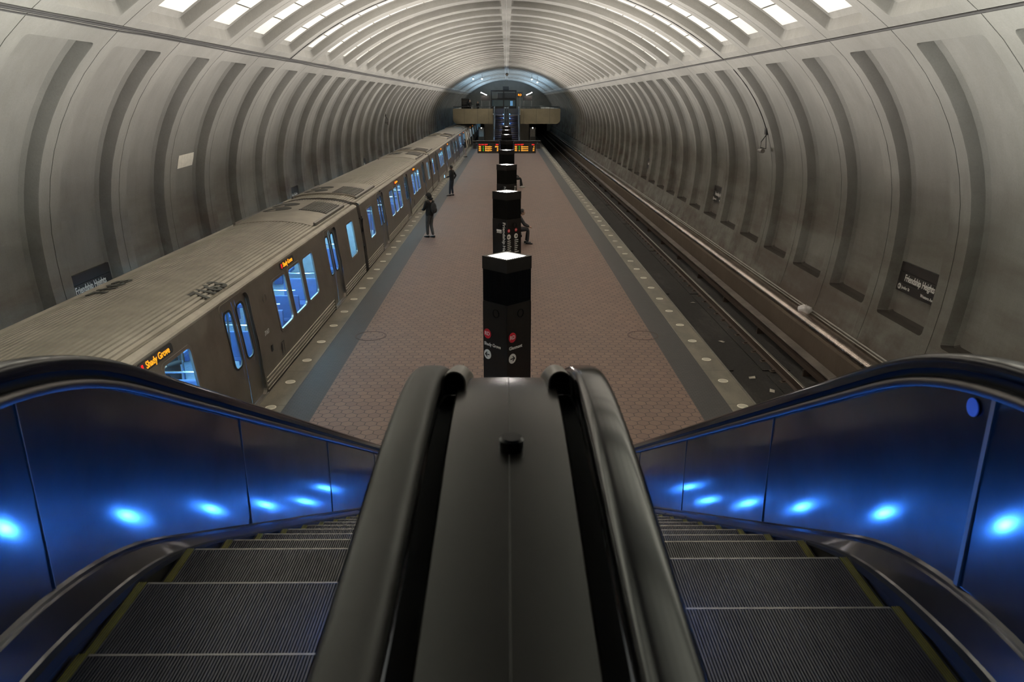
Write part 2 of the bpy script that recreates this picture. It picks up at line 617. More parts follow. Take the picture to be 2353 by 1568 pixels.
for i, (b, s, k) in enumerate(near):
    yc = Y_BACK + (b + .5) * P_
    if i < 100:
        m = MB()
        panel_mb(m, s, yc, k)
        m.build('acoustic_panel', 'panel_white', ceiling)
    else:
        panel_mb(rest, s, yc, k)
tag(rest.build('acoustic_panel', 'panel_white', ceiling), kind='stuff')

# conduits
def long_tube(name, x, z, r, y0, y1, mat, label, cat, wob=0.):
    m = MB()
    n = max(2, int((y1 - y0) / 1.35)) if wob else 2
    m.tube([(x + (random.uniform(-wob, wob) if wob else 0), y0 + (y1 - y0) * i / (n - 1), z + (random.uniform(-wob, wob) if wob else 0)) for i in range(n)], r, 8)
    return tag(m.build(name, mat, smooth=40), label, cat)
long_tube('conduit', 0, ZC - .03, .022, 0, Y_END - 4, 'conduit_light', 'slim bare conduit running along the crown of the vault', 'pipe')
for s, nm in ((1, 'right'), (-1, 'left')):
    x, z = vault(L1, .0)
    long_tube('ledge_cable', s * (x + .0), z - .004, .026, Y_BACK, Y_END, 'conduit', 'dark cable lying in the slot where the %s wall meets the vault' % nm, 'cable')
x, z = vault(L1 - .05, -.02)
long_tube('ledge_cable', -x, z, .018, Y_BACK, 70, 'conduit', 'thin loose cable strung just above the left wall slot', 'cable', wob=.012)
x, z = vault(L1 + .06, -.02)
long_tube('ledge_cable', -x, z, .014, Y_BACK, 60, 'conduit', 'thin loose cable strung just below the left wall slot', 'cable', wob=.01)
# conduit that climbs a rib on each side
for s, y, lab in ((1, J0 + 5 * P_, 'dark conduit following a rib of the vault above the right wall speaker'), (-1, J0 + 5 * P_ + .1, 'dark conduit following a rib of the vault above the left wall')):
    m = MB()
    m.tube([(s * vault(t, -.012)[0], y, vault(t, -.012)[1]) for t in [L1 * i / 14 for i in range(2, 15)]], .016, 6)
    tag(m.build('rib_conduit', 'conduit', smooth=40), lab, 'pipe')
# end walls
def arch_poly(n=40):
    ts = [t_of_z(-1.30) * i / n for i in range(n + 1)]
    r = [vault(t, .30) for t in ts]
    return [(-x, z) for x, z in r[::-1]] + r[1:]
m = MB()
poly = arch_poly()
m.add([(x, Y_BACK, z) for x, z in poly], [tuple(range(len(poly)))])
tag(m.build('wall_back', 'end_concrete'), kind='structure')
m = MB()
zt = 2.45
up = [(x, z) for x, z in poly if z >= zt]
m.add([(x, Y_END, z) for x, z in up], [tuple(range(len(up)))])
m.box(-4.2, 4.2, Y_END, Y_END + .3, -1.35, zt)
for s in (1, -1):
    m.box(*sorted((s * 7.9, s * 9.3)), Y_END, Y_END + .3, -1.35, zt)
    # tunnel tube
    m.add([(s * 4.2, Y_END, -1.35), (s * 4.2, Y_END + 30, -1.35), (s * 4.2, Y_END + 30, zt), (s * 4.2, Y_END, zt),
           (s * 7.9, Y_END, -1.35), (s * 7.9, Y_END + 30, -1.35), (s * 7.9, Y_END + 30, zt), (s * 7.9, Y_END, zt)],
          [(0, 1, 2, 3), (4, 5, 6, 7), (3, 2, 6, 7), (1, 5, 6, 2)])
tag(m.build('wall_end', 'end_concrete'), kind='structure')

# ------------------------------------------------------------------ platform and tracks
PE = 4.51
YP1 = Y_END - .02
m = MB(); m.box(-3.41, 3.41, Y_BACK + .05, YP1, -.25, 0)
tag(m.build('floor', 'hex_tile'), kind='structure')
for i, s in enumerate((-1, 1)):
    m = MB(); m.box(*sorted((s * 3.41, s * 4.02)), Y_BACK + .05, YP1, -.25, 0)
    tag(m.build('trim_%d' % (i + 1), 'dark_paver'), kind='structure')
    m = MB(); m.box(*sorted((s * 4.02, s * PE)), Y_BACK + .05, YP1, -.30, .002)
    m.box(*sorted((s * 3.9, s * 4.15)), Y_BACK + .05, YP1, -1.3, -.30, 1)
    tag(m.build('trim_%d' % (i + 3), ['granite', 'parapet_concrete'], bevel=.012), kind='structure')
m = MB(); m.box(-9.3, 9.3, Y_BACK, Y_END + 30, -1.45, -1.27)
tag(m.build('ground', 'ballast'), kind='structure')
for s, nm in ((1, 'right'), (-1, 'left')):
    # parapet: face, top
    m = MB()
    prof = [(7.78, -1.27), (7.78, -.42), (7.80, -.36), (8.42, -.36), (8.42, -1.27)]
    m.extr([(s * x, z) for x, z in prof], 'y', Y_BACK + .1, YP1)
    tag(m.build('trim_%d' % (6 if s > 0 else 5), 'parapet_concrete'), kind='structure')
# ------------------------------------------------------------------ pylons
PY = [12.55, 22.05, 31.6, 41.1, 50.6, 60.1, 69.6, 79.1]
PZ = 2.76
PW = .415                       # half diagonal
WARM = (1.0, .955, .91)

def diamond(r, y0=0., sq=1.0):
    return [(r, y0), (0, y0 + r * sq), (-r, y0), (0, y0 - r * sq)]

FACE_L = frame((-PW / 2, -PW / 2, 0), (1, -1, 0), (0, 0, 1))      # front-left face, text running towards the front edge
FACE_R = frame((PW / 2, -PW / 2, 0), (1, 1, 0), (0, 0, 1))        # front-right face

def at_face(M, u, z, out=.006):
    return M @ Matrix.Translation((u, z, out))

def disc(mb, M, r, mi=0, d=.004, seg=28):
    vs = [M @ Vector((r * cos(2 * pi * k / seg), r * sin(2 * pi * k / seg), h)) for h in (-d, d) for k in range(seg)]
    mb.add(vs, [(k, (k + 1) % seg, seg + (k + 1) % seg, seg + k) for k in range(seg)] + [tuple(range(seg))[::-1], tuple(range(seg, 2 * seg))], mi)

def arrow(mb, M, r, mi=0, dirx=1, d=.003):
    """arrow with a shaft and an open head"""
    def bar(x0, y0, x1, y1, w):
        a, b = Vector((x0, y0, 0)), Vector((x1, y1, 0))
        n = (b - a).normalized().cross(Vector((0, 0, 1))) * w
        q = [a - n, b - n, b + n, a + n]
        vs = [M @ Vector((p.x * dirx, p.y, h)) for h in (-d, d) for p in q]
        mb.add(vs, [(0, 1, 2, 3), (4, 5, 6, 7), (0, 1, 5, 4), (1, 2, 6, 5), (2, 3, 7, 6), (3, 0, 4, 7)], mi)
    bar(-.6 * r, 0, .6 * r, 0, .10 * r)
    bar(.05 * r, .5 * r, .62 * r, -.02 * r, .10 * r)
    bar(.05 * r, -.5 * r, .62 * r, .02 * r, .10 * r)

PYL_LABEL = ['black diamond-plan light pylon nearest the escalators, marked with two red line bullets',
             'black light pylon with the vertical white station name, beside a seated person in dark clothes',
             'black light pylon further down the platform with a white-shoed person seated beside it',
             'black light pylon standing just in front of the hanging train departure screens',
             'black pylon between the two train departure screens',
             'distant black light pylon just behind the departure screens',
             'distant black light pylon halfway between the departure screens and the far escalators',
             'farthest black light pylon, at the foot of the far escalators']

def pylon(i, y):
    root = empty('light_pylon', (0, y, 0), label=PYL_LABEL[i], cat='light pylon', group='light pylons along the platform centre')
    m = MB()
    m.extr(diamond(PW), 'z', 0, 1.98)
    for (x, yy) in diamond(PW * .985):           # dark corner seams
        m.cyl((x * 1.0, yy * 1.0, .02), .010, 1.94, 'z', 8)
    m.build('shaft', 'bronze_black', root)
    m = MB()                                      # louvred band
    m.extr(diamond(PW * .965), 'z', 1.98, 2.54)
    for s1, s2 in ((1, 1), (1, -1), (-1, 1), (-1, -1)):
        for k in range(22):
            f = (k + .5) / 22
            x, yy = s1 * PW * f, s2 * PW * (1 - f)
            m.box(x - .006, x + .006, yy - .006, yy + .006, 1.985, 2.535)
    m.build('louvre_band', 'bronze_fin', root)
    m = MB()
    o, inn = diamond(PW * 1.015), diamond(PW * .80)
    vs = [(x, yy, z) for z in (2.54, PZ) for x, yy in o] + [(x, yy, z) for z in (2.62, PZ) for x, yy in inn]
    fs = []
    for k in range(4):
        j = (k + 1) % 4
        fs += [(k, j, 4 + j, 4 + k), (4 + k, 4 + j, 12 + j, 12 + k), (12 + k, 12 + j, 8 + j, 8 + k)]
    fs += [(3, 2, 1, 0)]
    m.add(vs, fs)
    m.build('cap', 'bronze_black', root)
    if i != 4:
        m = MB()
        m.extr(diamond(PW * .79), 'z', PZ - .05, PZ - .012)
        m.build('lamp_lens', 'lamp_white', root)
    for M in (FACE_L, FACE_R):
        m = MB()
        seg = 24
        Mx = at_face(M, .03, 1.80, 0)
        vs = []
        for r, h in ((.075, .0), (.075, .012), (.062, .012), (.062, .002)):
            vs += [Mx @ Vector((r * cos(2 * pi * k / seg), r * sin(2 * pi * k / seg), h)) for k in range(seg)]
        fs = [(l * seg + k, l * seg + (k + 1) % seg, (l + 1) * seg + (k + 1) % seg, (l + 1) * seg + k) for l in range(3) for k in range(seg)]
        m.add(vs, fs)
        m.build('speaker_ring', 'bronze_fin', root, smooth=40)
    if i == 0:
        for M, dest, dx, u in ((FACE_L, 'Shady Grove', -1, -.185), (FACE_R, 'Glenmont', 1, -.17)):
            m = MB(); disc(m, at_face(M, u, 1.40), .088, d=.003); b = m.build('line_bullet', 'sign_red', root)
            m = MB(); text_mb(m, 'RD', .095, at_face(M, u, 1.40, .011), depth=.003, bold=.0012); m.build('lettering', 'sign_white', b)
            m = MB(); text_mb(m, dest, .083, at_face(M, u - .082, 1.21), align='LEFT', bold=.001, sx=.95); m.build('destination_lettering', 'sign_white', root)
            m = MB(); disc(m, at_face(M, u, 1.02), .088, d=.003); b = m.build('arrow_disc', 'sign_white', root)
            m = MB(); arrow(m, at_face(M, u, 1.02, .011), .085, dirx=dx); m.build('arrow', 'bronze_black', b)
    elif i in (1, 2):
        for M, u in ((FACE_L, .215), (FACE_R, .22)):
            if i == 1 and M is FACE_R:
                continue
            for word_, al, off in (('Friendship', 'LEFT', 0), ('Heights', 'RIGHT', 1.153)):
                m = MB()
                text_mb(m, word_, .155, at_face(M, u - .035, 1.90 - off) @ Matrix.Rotation(-pi / 2, 4, 'Z'), align=al, bold=.002)
                m.build('station_lettering', 'sign_white', root)
        if i == 1:
            m = MB()
            Mx = at_face(FACE_L, -.02, 1.60)
            for k in range(6):
                q = [Vector((-.10 + k * .034, -.03, 0)), Vector((-.083 + k * .034, -.03, 0)), Vector((-.063 + k * .034, .005, 0)), Vector((-.08 + k * .034, .005, 0))]
                m.add([Mx @ (p + Vector((0, 0, h))) for h in (0, .004) for p in q], [(0, 1, 2, 3), (4, 5, 6, 7), (0, 1, 5, 4), (1, 2, 6, 5), (2, 3, 7, 6), (3, 0, 4, 7)])
            q = [(-.10, .015), (.10, .015), (.10, .075), (-.10, .075)]
            m.add([Mx @ Vector((a, b, h)) for h in (0, .004) for a, b in q], [(0, 1, 2, 3), (4, 5, 6, 7), (0, 1, 5, 4), (1, 2, 6, 5), (2, 3, 7, 6), (3, 0, 4, 7)])
            m.build('notice_panel', 'sign_white', root)
            for M, u, dx in ((FACE_R, -.215, -1), (FACE_R, .08, 1)):
                m = MB(); disc(m, at_face(M, u, 1.66), .05, d=.003); b = m.build('line_bullet', 'sign_red', root)
                m = MB(); text_mb(m, 'RD', .055, at_face(M, u, 1.66, .011), depth=.003); m.build('lettering', 'sign_white', b)
                m = MB(); disc(m, at_face(M, u, 1.48), .075, d=.003); b = m.build('arrow_disc', 'sign_white', root)
                m = MB(); arrow(m, at_face(M, u, 1.48, .011), .07, dirx=dx); m.build('arrow', 'bronze_black', b)
                m = MB()
                for k in range(15):
                    wv = .10 + .10 * random.random()
                    Mx = at_face(M, u - .06, 1.36 - k * .058)
                    q = [(0, -.011), (wv, -.011), (wv, .011), (0, .011)]
                    m.add([Mx @ Vector((a, b2, h)) for h in (0, .003) for a, b2 in q], [(0, 1, 2, 3), (4, 5, 6, 7), (0, 1, 5, 4), (1, 2, 6, 5), (2, 3, 7, 6), (3, 0, 4, 7)])
                m.build('station_list', 'sign_white', root)
    return root

for i, y in enumerate(PY):
    pylon(i, y)
LAMP_TILT, LAMP_SPREAD = radians(41), 100
def pylon_fill(y, p, ln=8.0):  # unseen strips added between the pylons, standing in for their separate lamps
    for s in (1, -1):
        area('pylon_fill_strip', (s * .12, y, PZ + .04), .40, p / 2, WARM, (0, s * (pi - LAMP_TILT), 0), sy=ln, spread=LAMP_SPREAD)

# ------------------------------------------------------------------ departure screens
DY = 49.9
for s, lab, rows in ((-1, 'departure screen left of the pylon listing trains in amber', [('RD 8', 'ShadyGrv', 'BRD'), ('RD 8', 'ShadyGrv', '15'), ('RD 8', 'ShadyGrv', '27')]),
                     (1, 'departure screen right of the pylon listing trains in amber', [('RD 8', 'Glenmont', '2'), ('RD 8', 'Glenmont', '14'), ('RD 6', 'Glenmont', '23')])):
    root = empty('departure_screen', (0, DY, 0), label=lab, cat='screen', group='train departure screens')
    m = MB()
    a, b = sorted((s * .44, s * 1.88))
    m.box(a, b, -.12, .12, 2.02, 2.66)
    m.build('housing', 'sign_brown', root, bevel=.01)
    m = MB()
    a2, b2 = sorted((s * .47, s * 2.20))
    m.box(a2, b2, -.14, .14, 2.74, 2.80)
    a2, b2 = sorted((s * .47, s * 1.9))
    m.box(a2, b2, -.05, .05, 2.655, 2.745)
    m.build('top_rail', 'sign_brown', root)
    m = MB()
    a2, b2 = sorted((s * 1.93, s * 2.16))
    m.box(a2, b2, -.11, .11, 2.30, 2.62)
    m.box(min(a2, b2) + .07, max(a2, b2) - .07, -.03, .03, 2.62, 2.76)
    m.build('loudspeaker', 'dark_metal', root, bevel=.01)
    x0 = -1.80 if s < 0 else .52
    def word(t, x, z, mat, sz=.115, al='LEFT'):
        m = MB()
        text_mb(m, t, sz, frame((x, -.127, z), (1, 0, 0), (0, 0, 1)), align=al, bold=.0018)
        return m.build('lettering', mat, root)
    MATS.get('led_red') or (emit('led_red', (1, .03, .03), 1.5), emit('led_amber', (1, .42, .05), 1.7), emit('led_green', (.10, .8, .03), .9))
    word('LN CAR DEST', x0, 2.56, 'led_red', .095)
    word('MIN', x0 + 1.27, 2.56, 'led_red', .095, 'RIGHT')
    for k, (a1, a2_, a3) in enumerate(rows):
        z = 2.43 - k * .118
        word(a1[:2], x0, z, 'led_amber')
        word(a1[3:], x0 + .26, z, 'led_green' if a1[3:] == '8' else 'led_amber')
        word(a2_, x0 + .40, z, 'led_amber')
        word(a3, x0 + 1.27, z, 'led_amber', .115, 'RIGHT')

# ------------------------------------------------------------------ tracks
def rail(x, y0, y1, parent):
    m = MB()
    prof = [(-.07, -1.24), (.07, -1.24), (.07, -1.225), (.012, -1.20), (.012, -1.07), (.036, -1.055), (.036, -1.022), (.030, -1.015), (-.030, -1.015), (-.036, -1.022), (-.036, -1.055), (-.012, -1.07), (-.012, -1.20), (-.07, -1.225)]
    m.extr([(x + a, z) for a, z in prof], 'y', y0, y1)
    o = m.build('running_rail', ['rail_rust', 'rail_steel'], parent, smooth=25)
    for p in o.data.polygons:
        c = sum((o.data.vertices[i].co.z for i in p.vertices)) / len(p.vertices)
        if c > -1.03 and len(p.vertices) == 4:
            p.material_index = 1
    return o

for s, nm, lab in ((1, 'right', 'empty right track with two steel rails on dark concrete plinths'), (-1, 'left', 'left track beneath the standing train')):
    root = empty('railway_track', (0, 0, 0), label=lab, cat='track')
    for x in (5.39, 6.83):
        rail(s * x, Y_BACK + .2, Y_END + 28, root)
        m = MB()
        y = 2.
        while y < Y_END:
            m.box(s * x - .35, s * x + .35, y, y + 7.6, -1.28, -1.245)
            y += 7.9
        m.build('rail_plinth', 'ballast', root)
        if s < 0:
            continue
        far = MB()
        for k in range(190):
            y = 7 + k * .76
            m = MB() if k < 50 else far
            m.box(x - .20, x + .20, y, y + .18, -1.246, -1.238)
            m.box(x - .15, x - .08, y + .05, y + .13, -1.238, -1.20)
            m.box(x + .08, x + .15, y + .05, y + .13, -1.238, -1.20)
            if k < 50:
                m.build('fastener_plate', 'rail_rust', root)
        tag(far.build('fastener_plate', 'rail_rust', root), kind='stuff')
for s, nm in ((1, 'right'), (-1, 'left')):
    root = empty('third_rail', (0, 0, 0), label='third rail under a pale cover board beside the %s wall' % nm, cat='rail', group='third rails')
    m = MB()
    a = [(7.40, -1.10), (7.50, -1.10), (7.50, -.97), (7.40, -.97)]
    m.extr([(s * x, z) for x, z in a], 'y', 1, Y_END)
    m.build('contact_rail', 'rail_rust', root)
    m = MB()
    a = [(7.38, -.86), (7.57, -.84), (7.585, -.80), (7.57, -.775), (7.38, -.80), (7.365, -.83)]
    m.extr([(s * x, z) for x, z in a], 'y', 1, Y_END)
    m.build('cover_board', 'cover_board', root)
    for k in range(40):
        m = MB()
        y = 3 + k * 3.6
        m.box(*sorted((s * 7.52, s * 7.60)), y, y + .08, -1.28, -.84)
        m.box(*sorted((s * 7.36, s * 7.56)), y, y + .08, -1.28, -1.10)
        m.build('support_bracket', 'rail_rust', root)
# duct covers along the parapets
def ridged(name, col):
    m, nt, out = nodes_of(name)
    wv = N(nt, 'TexWave', ins={'Vector': coords(nt), 'Scale': 5.2, 'Distortion': .6, 'Detail': 1.0})
    wv.bands_direction = 'Y'
    n1 = noise(nt, coords(nt, (1, .3, 1)), 2.0, 4)
    c = mixc(nt, ramp(nt, n1, .35, .7), col, [x * .4 for x in col])
    b = N(nt, 'BsdfPrincipled', ins={'Base Color': c, 'Roughness': .18, 'Metallic': 1.0})
    bp = N(nt, 'Bump', ins={'Strength': .35, 'Distance': .01, 'Height': wv.outputs[1]})
    nt.links.new(bp.outputs[0], b.inputs['Normal'])
    nt.links.new(b.outputs[0], out.inputs[0])
ridged('duct_metal', (.85, .72, .64))
for s, nm in ((1, 'right'), (-1, 'left')):
    m = MB()
    prof = [(7.82, -.355), (7.80, -.32), (7.81, -.26), (7.85, -.205), (7.92, -.175), (8.00, -.185), (8.08, -.225), (8.2, -.275), (8.33, -.30), (8.33, -.355)]
    m.extr([(s * x, z) for x, z in prof], 'y', Y_BACK + .2, Y_END - 6)
    tag(m.build('duct_cover', 'duct_metal', smooth=50), 'shiny ribbed dark duct cover along the top of the %s trackside parapet' % nm, 'duct')
    m = MB()
    m.tube([(s * 8.35, Y_BACK + .2, -.20), (s * 8.35, Y_END - 6, -.20)], .018, 8)
    m.tube([(s * 8.30, Y_BACK + .2, -.245), (s * 8.30, Y_END - 6, -.245)], .013, 8)
    tag(m.build('wall_conduit', 'brass_pipe' if 'brass_pipe' in MATS else 'conduit_light', smooth=50), 'pair of thin pale pipes at the foot of the %s wall' % nm, 'pipe')

# ------------------------------------------------------------------ platform edge lights
simple('lens_frost', (.42, .39, .31), .4, var=.05)
simple('lens_ring', (.75, .70, .58), .4, var=.05)
def edge_light():
    root = empty('platform_edge_light')
    m = MB()
    seg = 24
    vs = []
    for r, z in ((.098, .0025), (.098, .010), (.082, .012), (.078, .0035)):
        vs += [(r * cos(2 * pi * k / seg), r * sin(2 * pi * k / seg), z) for k in range(seg)]
    m.add(vs, [(l * seg + k, l * seg + (k + 1) % seg, (l + 1) * seg + (k + 1) % seg, (l + 1) * seg + k) for l in range(3) for k in range(seg)])
    m.build('rim', 'lens_ring', root, smooth=40)
    m = MB(); m.cyl((0, 0, .0025), .080, .006, 'z', seg); m.build('lens', 'lens_frost', root)
    return root
proto = edge_light()
first = True
for s, nm in ((1, 'right'), (-1, 'left')):
    for k in range(66):
        y = 7.35 + k * 1.285
        if y > 92:
            break
        o = proto if first else copy_tree(proto)
        first = False
        o.location = (s * 4.255, y, .001)
        tag(o, 'round frosted light set flush in the %s granite platform edge' % nm, 'edge light', 'round lights in the %s granite platform edge' % nm)

# inlaid round covers
simple('seam_dark', (.04, .022, .018), .7)
for s, nm in ((-1, 'left'), (1, 'right')):
    root = empty('access_cover', (s * 3.2, 16.8, 0), label='round tile-filled access cover with a dark ring, %s side of the platform' % nm, cat='access cover', group='round access covers in the tiles')
    for r0, nm2 in ((.36, 'outer_ring'), (.335, 'inner_ring')):
        m = MB(); seg = 40; vs = []
        for r, z in ((r0 - .007, .0008), (r0 - .004, .0035), (r0 + .004, .0035), (r0 + .007, .0008)):
            vs += [(r * cos(2 * pi * k / seg), r * sin(2 * pi * k / seg), z) for k in range(seg)]
        m.add(vs, [(l * seg + k, l * seg + (k + 1) % seg, (l + 1) * seg + (k + 1) % seg, (l + 1) * seg + k) for l in range(3) for k in range(seg)])
        m.build(nm2, 'seam_dark', root)

# ------------------------------------------------------------------ station name signs on the walls
def wall_frame(s, y, z, d):
    t = t_of_z(z)
    x, zz = vault(t, d)
    x2, z2 = vault(t - .05, d)
    up = Vector((s * (x2 - x), 0, z2 - zz)).normalized()
    return frame((s * x, y, zz), (0, -s, 0), up)
def sign_box(m, M, u0, u1, v0, v1, d0, d1, mi=0):
    q = [(u0, v0), (u1, v0), (u1, v1), (u0, v1)]
    m.add([M @ Vector((a, b, h)) for h in (d0, d1) for a, b in q], [(0, 3, 2, 1), (4, 5, 6, 7), (0, 1, 5, 4), (1, 2, 6, 5), (2, 3, 7, 6), (3, 0, 4, 7)], mi)
SIGN_AT = {1: (15.90, 31.9, 47.9, 64.0, 82.0), -1: (15.75, 31.9, 47.9, 64.0, 82.0)}
ORD = ['nearest', 'second nearest', 'third nearest', 'fourth nearest', 'farthest visible']
for s, nm in ((1, 'right'), (-1, 'left')):
    for k, y in enumerate(SIGN_AT[s]):
        yb = J0 + (math.floor((y - J0) / P_) + .5) * P_
        M = wall_frame(s, yb, 1.49, .26)
        root = empty('station_sign', (0, 0, 0), label='dark station name sign in a recess of the %s wall, %s on that wall' % (nm, ORD[k]), cat='sign', group='station name signs on the %s wall' % nm)
        w = .89
        for v0, v1, n2 in ((.10, .31, 'blank_band'), (-.135, .09, 'name_band'), (-.345, -.145, 'direction_band')):
            m = MB(); sign_box(m, M, -w, w, v0, v1, -.03, .035); m.build(n2, 'sign_brown', root, bevel=.004)
        if k < 3:
            m = MB()
            text_mb(m, 'Friendship Heights', .215, M @ Matrix.Translation((0, -.025, .038)), bold=.0035, sx=.77)
            m.build('name_lettering', 'sign_white', root)
        if k < 2:
            for side, txt in ((-1, 'Jenifer St'), (1, 'Western Ave')):
                Mx = M @ Matrix.Translation((side * .765, -.245, .038))
                m = MB(); disc(m, Mx, .066, d=.003); dd = m.build('arrow_disc', 'sign_white', root)
                m = MB(); arrow(m, Mx @ Matrix.Translation((0, 0, .005)), .06, dirx=side); m.build('arrow', 'sign_brown', dd)
                m = MB()
                text_mb(m, txt, .095, M @ Matrix.Translation((side * .665, -.245, .038)), align='LEFT' if side < 0 else 'RIGHT', bold=.001)
                m.build('direction_lettering', 'sign_white', root)

# pale repair patch on the left wall, wall device on the right
simple('patch_pale', (.66, .62, .53), .85, var=.08, nscale=10)
m = MB()
tt = t_of_z(3.6)
for a, b in ((0, 0),):
    vs = []
    for d in (.29, .302):
        for (yy, t) in ((21.15, tt - .16), (22.20, tt - .19), (22.12, tt + .15), (21.10, tt + .18)):
            x, z = vault(t, d); vs.append((-x, yy, z))
    m.add(vs, [(0, 1, 2, 3), (4, 5, 6, 7), (0, 1, 5, 4), (1, 2, 6, 5), (2, 3, 7, 6), (3, 0, 4, 7)])
tag(m.build('repair_patch', 'patch_pale'), 'pale rectangular repair patch on a left wall recess', 'patch')
for s, y in ((1, 25.36), (-1, J0 + 16 * P_)):
    root = empty('wall_fixture', (0, 0, 0), label='black camera bracket fixed to a rib of the %s wall' % ('right' if s > 0 else 'left'), cat='camera bracket')
    X, Z = vault(t_of_z(4.2))
    m = MB()
    m.box(*sorted((s * (X - .10), s * (X - .005))), y - .06, y + .10, 4.20, 4.42)
    m.build('box', 'dark_metal', root, bevel=.01)
    m = MB()
    m.tube([(s * (X - .05), y, 4.2), (s * (X - .24), y - .1, 3.98), (s * (X - .24), y - .1, 3.78)], .015, 6)
    m.tube([(s * (X - .05), y + .05, 4.2), (s * (X - .02), y + .02, 3.75)], .012, 6)
    m.tube([(s * (X - .02), y + .02, 3.75), (s * (X - .24), y - .1, 3.80)], .012, 6)
    m.build('bracket', 'dark_metal', root)
    m = MB()
    m.cyl((s * (X - .22), y - .30, 3.70), .07, .34, 'y', 14)
    m.build('camera_body', 'steel_dull', root, smooth=40)
    m = MB()
    m.tube([(s * vault(t_of_z(4.42 + .3 * q), -.02)[0], y, 4.42 + .3 * q) for q in range(7)], .012, 6)
    m.build('cable', 'dark_metal', root)

# plastic bag on the right parapet and scraps on the track
simple('plastic_white', (.62, .58, .56), .35, var=.2, nscale=14)
m = MB()
m.sphere((0, 0, 0), 1.0, u=18, v=11)
rr = random.Random(3)
o = m.build('plastic_bag', 'plastic_white', smooth=60)
for v in o.data.vertices:
    n = v.co.copy()
    k = 1 + .22 * sin(5 * n.x + 3 * n.z) * cos(4 * n.y) + rr.uniform(-.14, .14)
    v.co = Vector((n.x * .17 * k, n.y * .21 * k, max(n.z, -.7) * .12 * k))
o.location = (8.12, 19.6, -.150)
tag(o, 'crumpled pale plastic bag lying on the right parapet duct', 'bag')
simple('paper_scrap', (.42, .38, .32), .7)
for k, (x, y) in enumerate(((6.05, 17.3), (6.25, 16.4), (6.1, 20.2), (6.3, 24.5), (5.95, 13.6))):
    m = MB()
    q = [(-.08, -.05, .0), (.07, -.06, .01), (.09, .05, .03), (-.06, .06, .005), (0, 0, .035)]
    m.add(q, [(0, 1, 4), (1, 2, 4), (2, 3, 4), (3, 0, 4)])
    o = m.build('paper_scrap', 'paper_scrap')
    md = o.modifiers.new('solid', 'SOLIDIFY'); md.thickness = .006
    o.location = (x, y, -1.262)
    o.rotation_euler = (0, 0, k * 1.3)
    tag(o, 'crumpled pale paper scrap on the dark bed of the right track', 'litter', 'paper scraps on the right track')
# ------------------------------------------------------------------ train
TC = -6.05
def hw(z):
    pr = [(-.60, 1.40), (-.30, 1.47), (0, 1.49), (.7, 1.455), (1.0, 1.43), (1.8, 1.33), (2.04, 1.29)]
    for (a, p), (b, q) in zip(pr, pr[1:]):
        if a <= z <= b:
            return p + (q - p) * (z - a) / (b - a)
    return pr[-1][1] if z > 2 else pr[0][1]
emit('led_dest', (1, .33, .02), 1.6)
emit('led_dest_red', (1, .02, .02), 1.4)
emit('car_light', (.42, .80, 1.0), 32.0)
simple('car_inside', (.42, .50, .56), .55)
simple('car_floor', (.10, .16, .24), .5, var=.25, nscale=20)
simple('seat_blue', (.05, .12, .33), .55)
simple('chrome', (.75, .78, .80), .18, metal=1.0, var=.05)
simple('gasket', (.010, .010, .010), .5)
simple('roof_paint', (.045, .045, .04), .6)
simple('grille_dark', (.020, .019, .017), .6)
simple('under_dark', (.015, .014, .013), .8)
m_, nt, out = nodes_of('car_glass')
fr = N(nt, 'Fresnel', ins={'IOR': 1.45})
tr = N(nt, 'BsdfTransparent', ins={'Color': (.72, .86, .95, 1)})
gl = N(nt, 'BsdfGlossy', ins={'Roughness': .04})
mx = nt.nodes.new('ShaderNodeMixShader')
nt.links.new(fr.outputs[0], mx.inputs[0]); nt.links.new(tr.outputs[0], mx.inputs[1]); nt.links.new(gl.outputs[0], mx.inputs[2])
nt.links.new(mx.outputs[0], out.inputs[0])

GRP, DOOR, HALF = 3.65, 7.35, 11.25
WZ0, WZ1 = .80, 1.80
WIN = []
for g in (-GRP, GRP):
    for a, b in ((-1.62, -.70), (-.47, .47), (.70, 1.62)):
        WIN.append((g + a, g + b))
WIN += [(9.30, 10.25), (-10.25, -9.30)]
DOORS = [-DOOR, 0., DOOR]
DH = 1.98

def body_point(side, y, z, off=0.):
    return (side * (hw(z) + off), y, z)

def rr_loop(a0, a1, b0, b1, r, k=5):
    pts = []
    for cx_, cy_, s0 in ((a1 - r, b1 - r, 0), (a0 + r, b1 - r, pi / 2), (a0 + r, b0 + r, pi), (a1 - r, b0 + r, 3 * pi / 2)):
        for j in range(k + 1):
            a = s0 + pi / 2 * j / k
            pts.append((cx_ + r * cos(a), cy_ + r * sin(a)))
    return pts

def ring(m, side, A, B, offA, offB, mi=0):
    n = len(A)
    vs = [body_point(side, y, z, offA) for y, z in A] + [body_point(side, y, z, offB) for y, z in B]
    m.add(vs, [(k, (k + 1) % n, n + (k + 1) % n, n + k) for k in range(n)], mi)

def face(m, side, A, off, mi=0):
    m.add([body_point(side, y, z, off) for y, z in A], [tuple(range(len(A)))], mi)

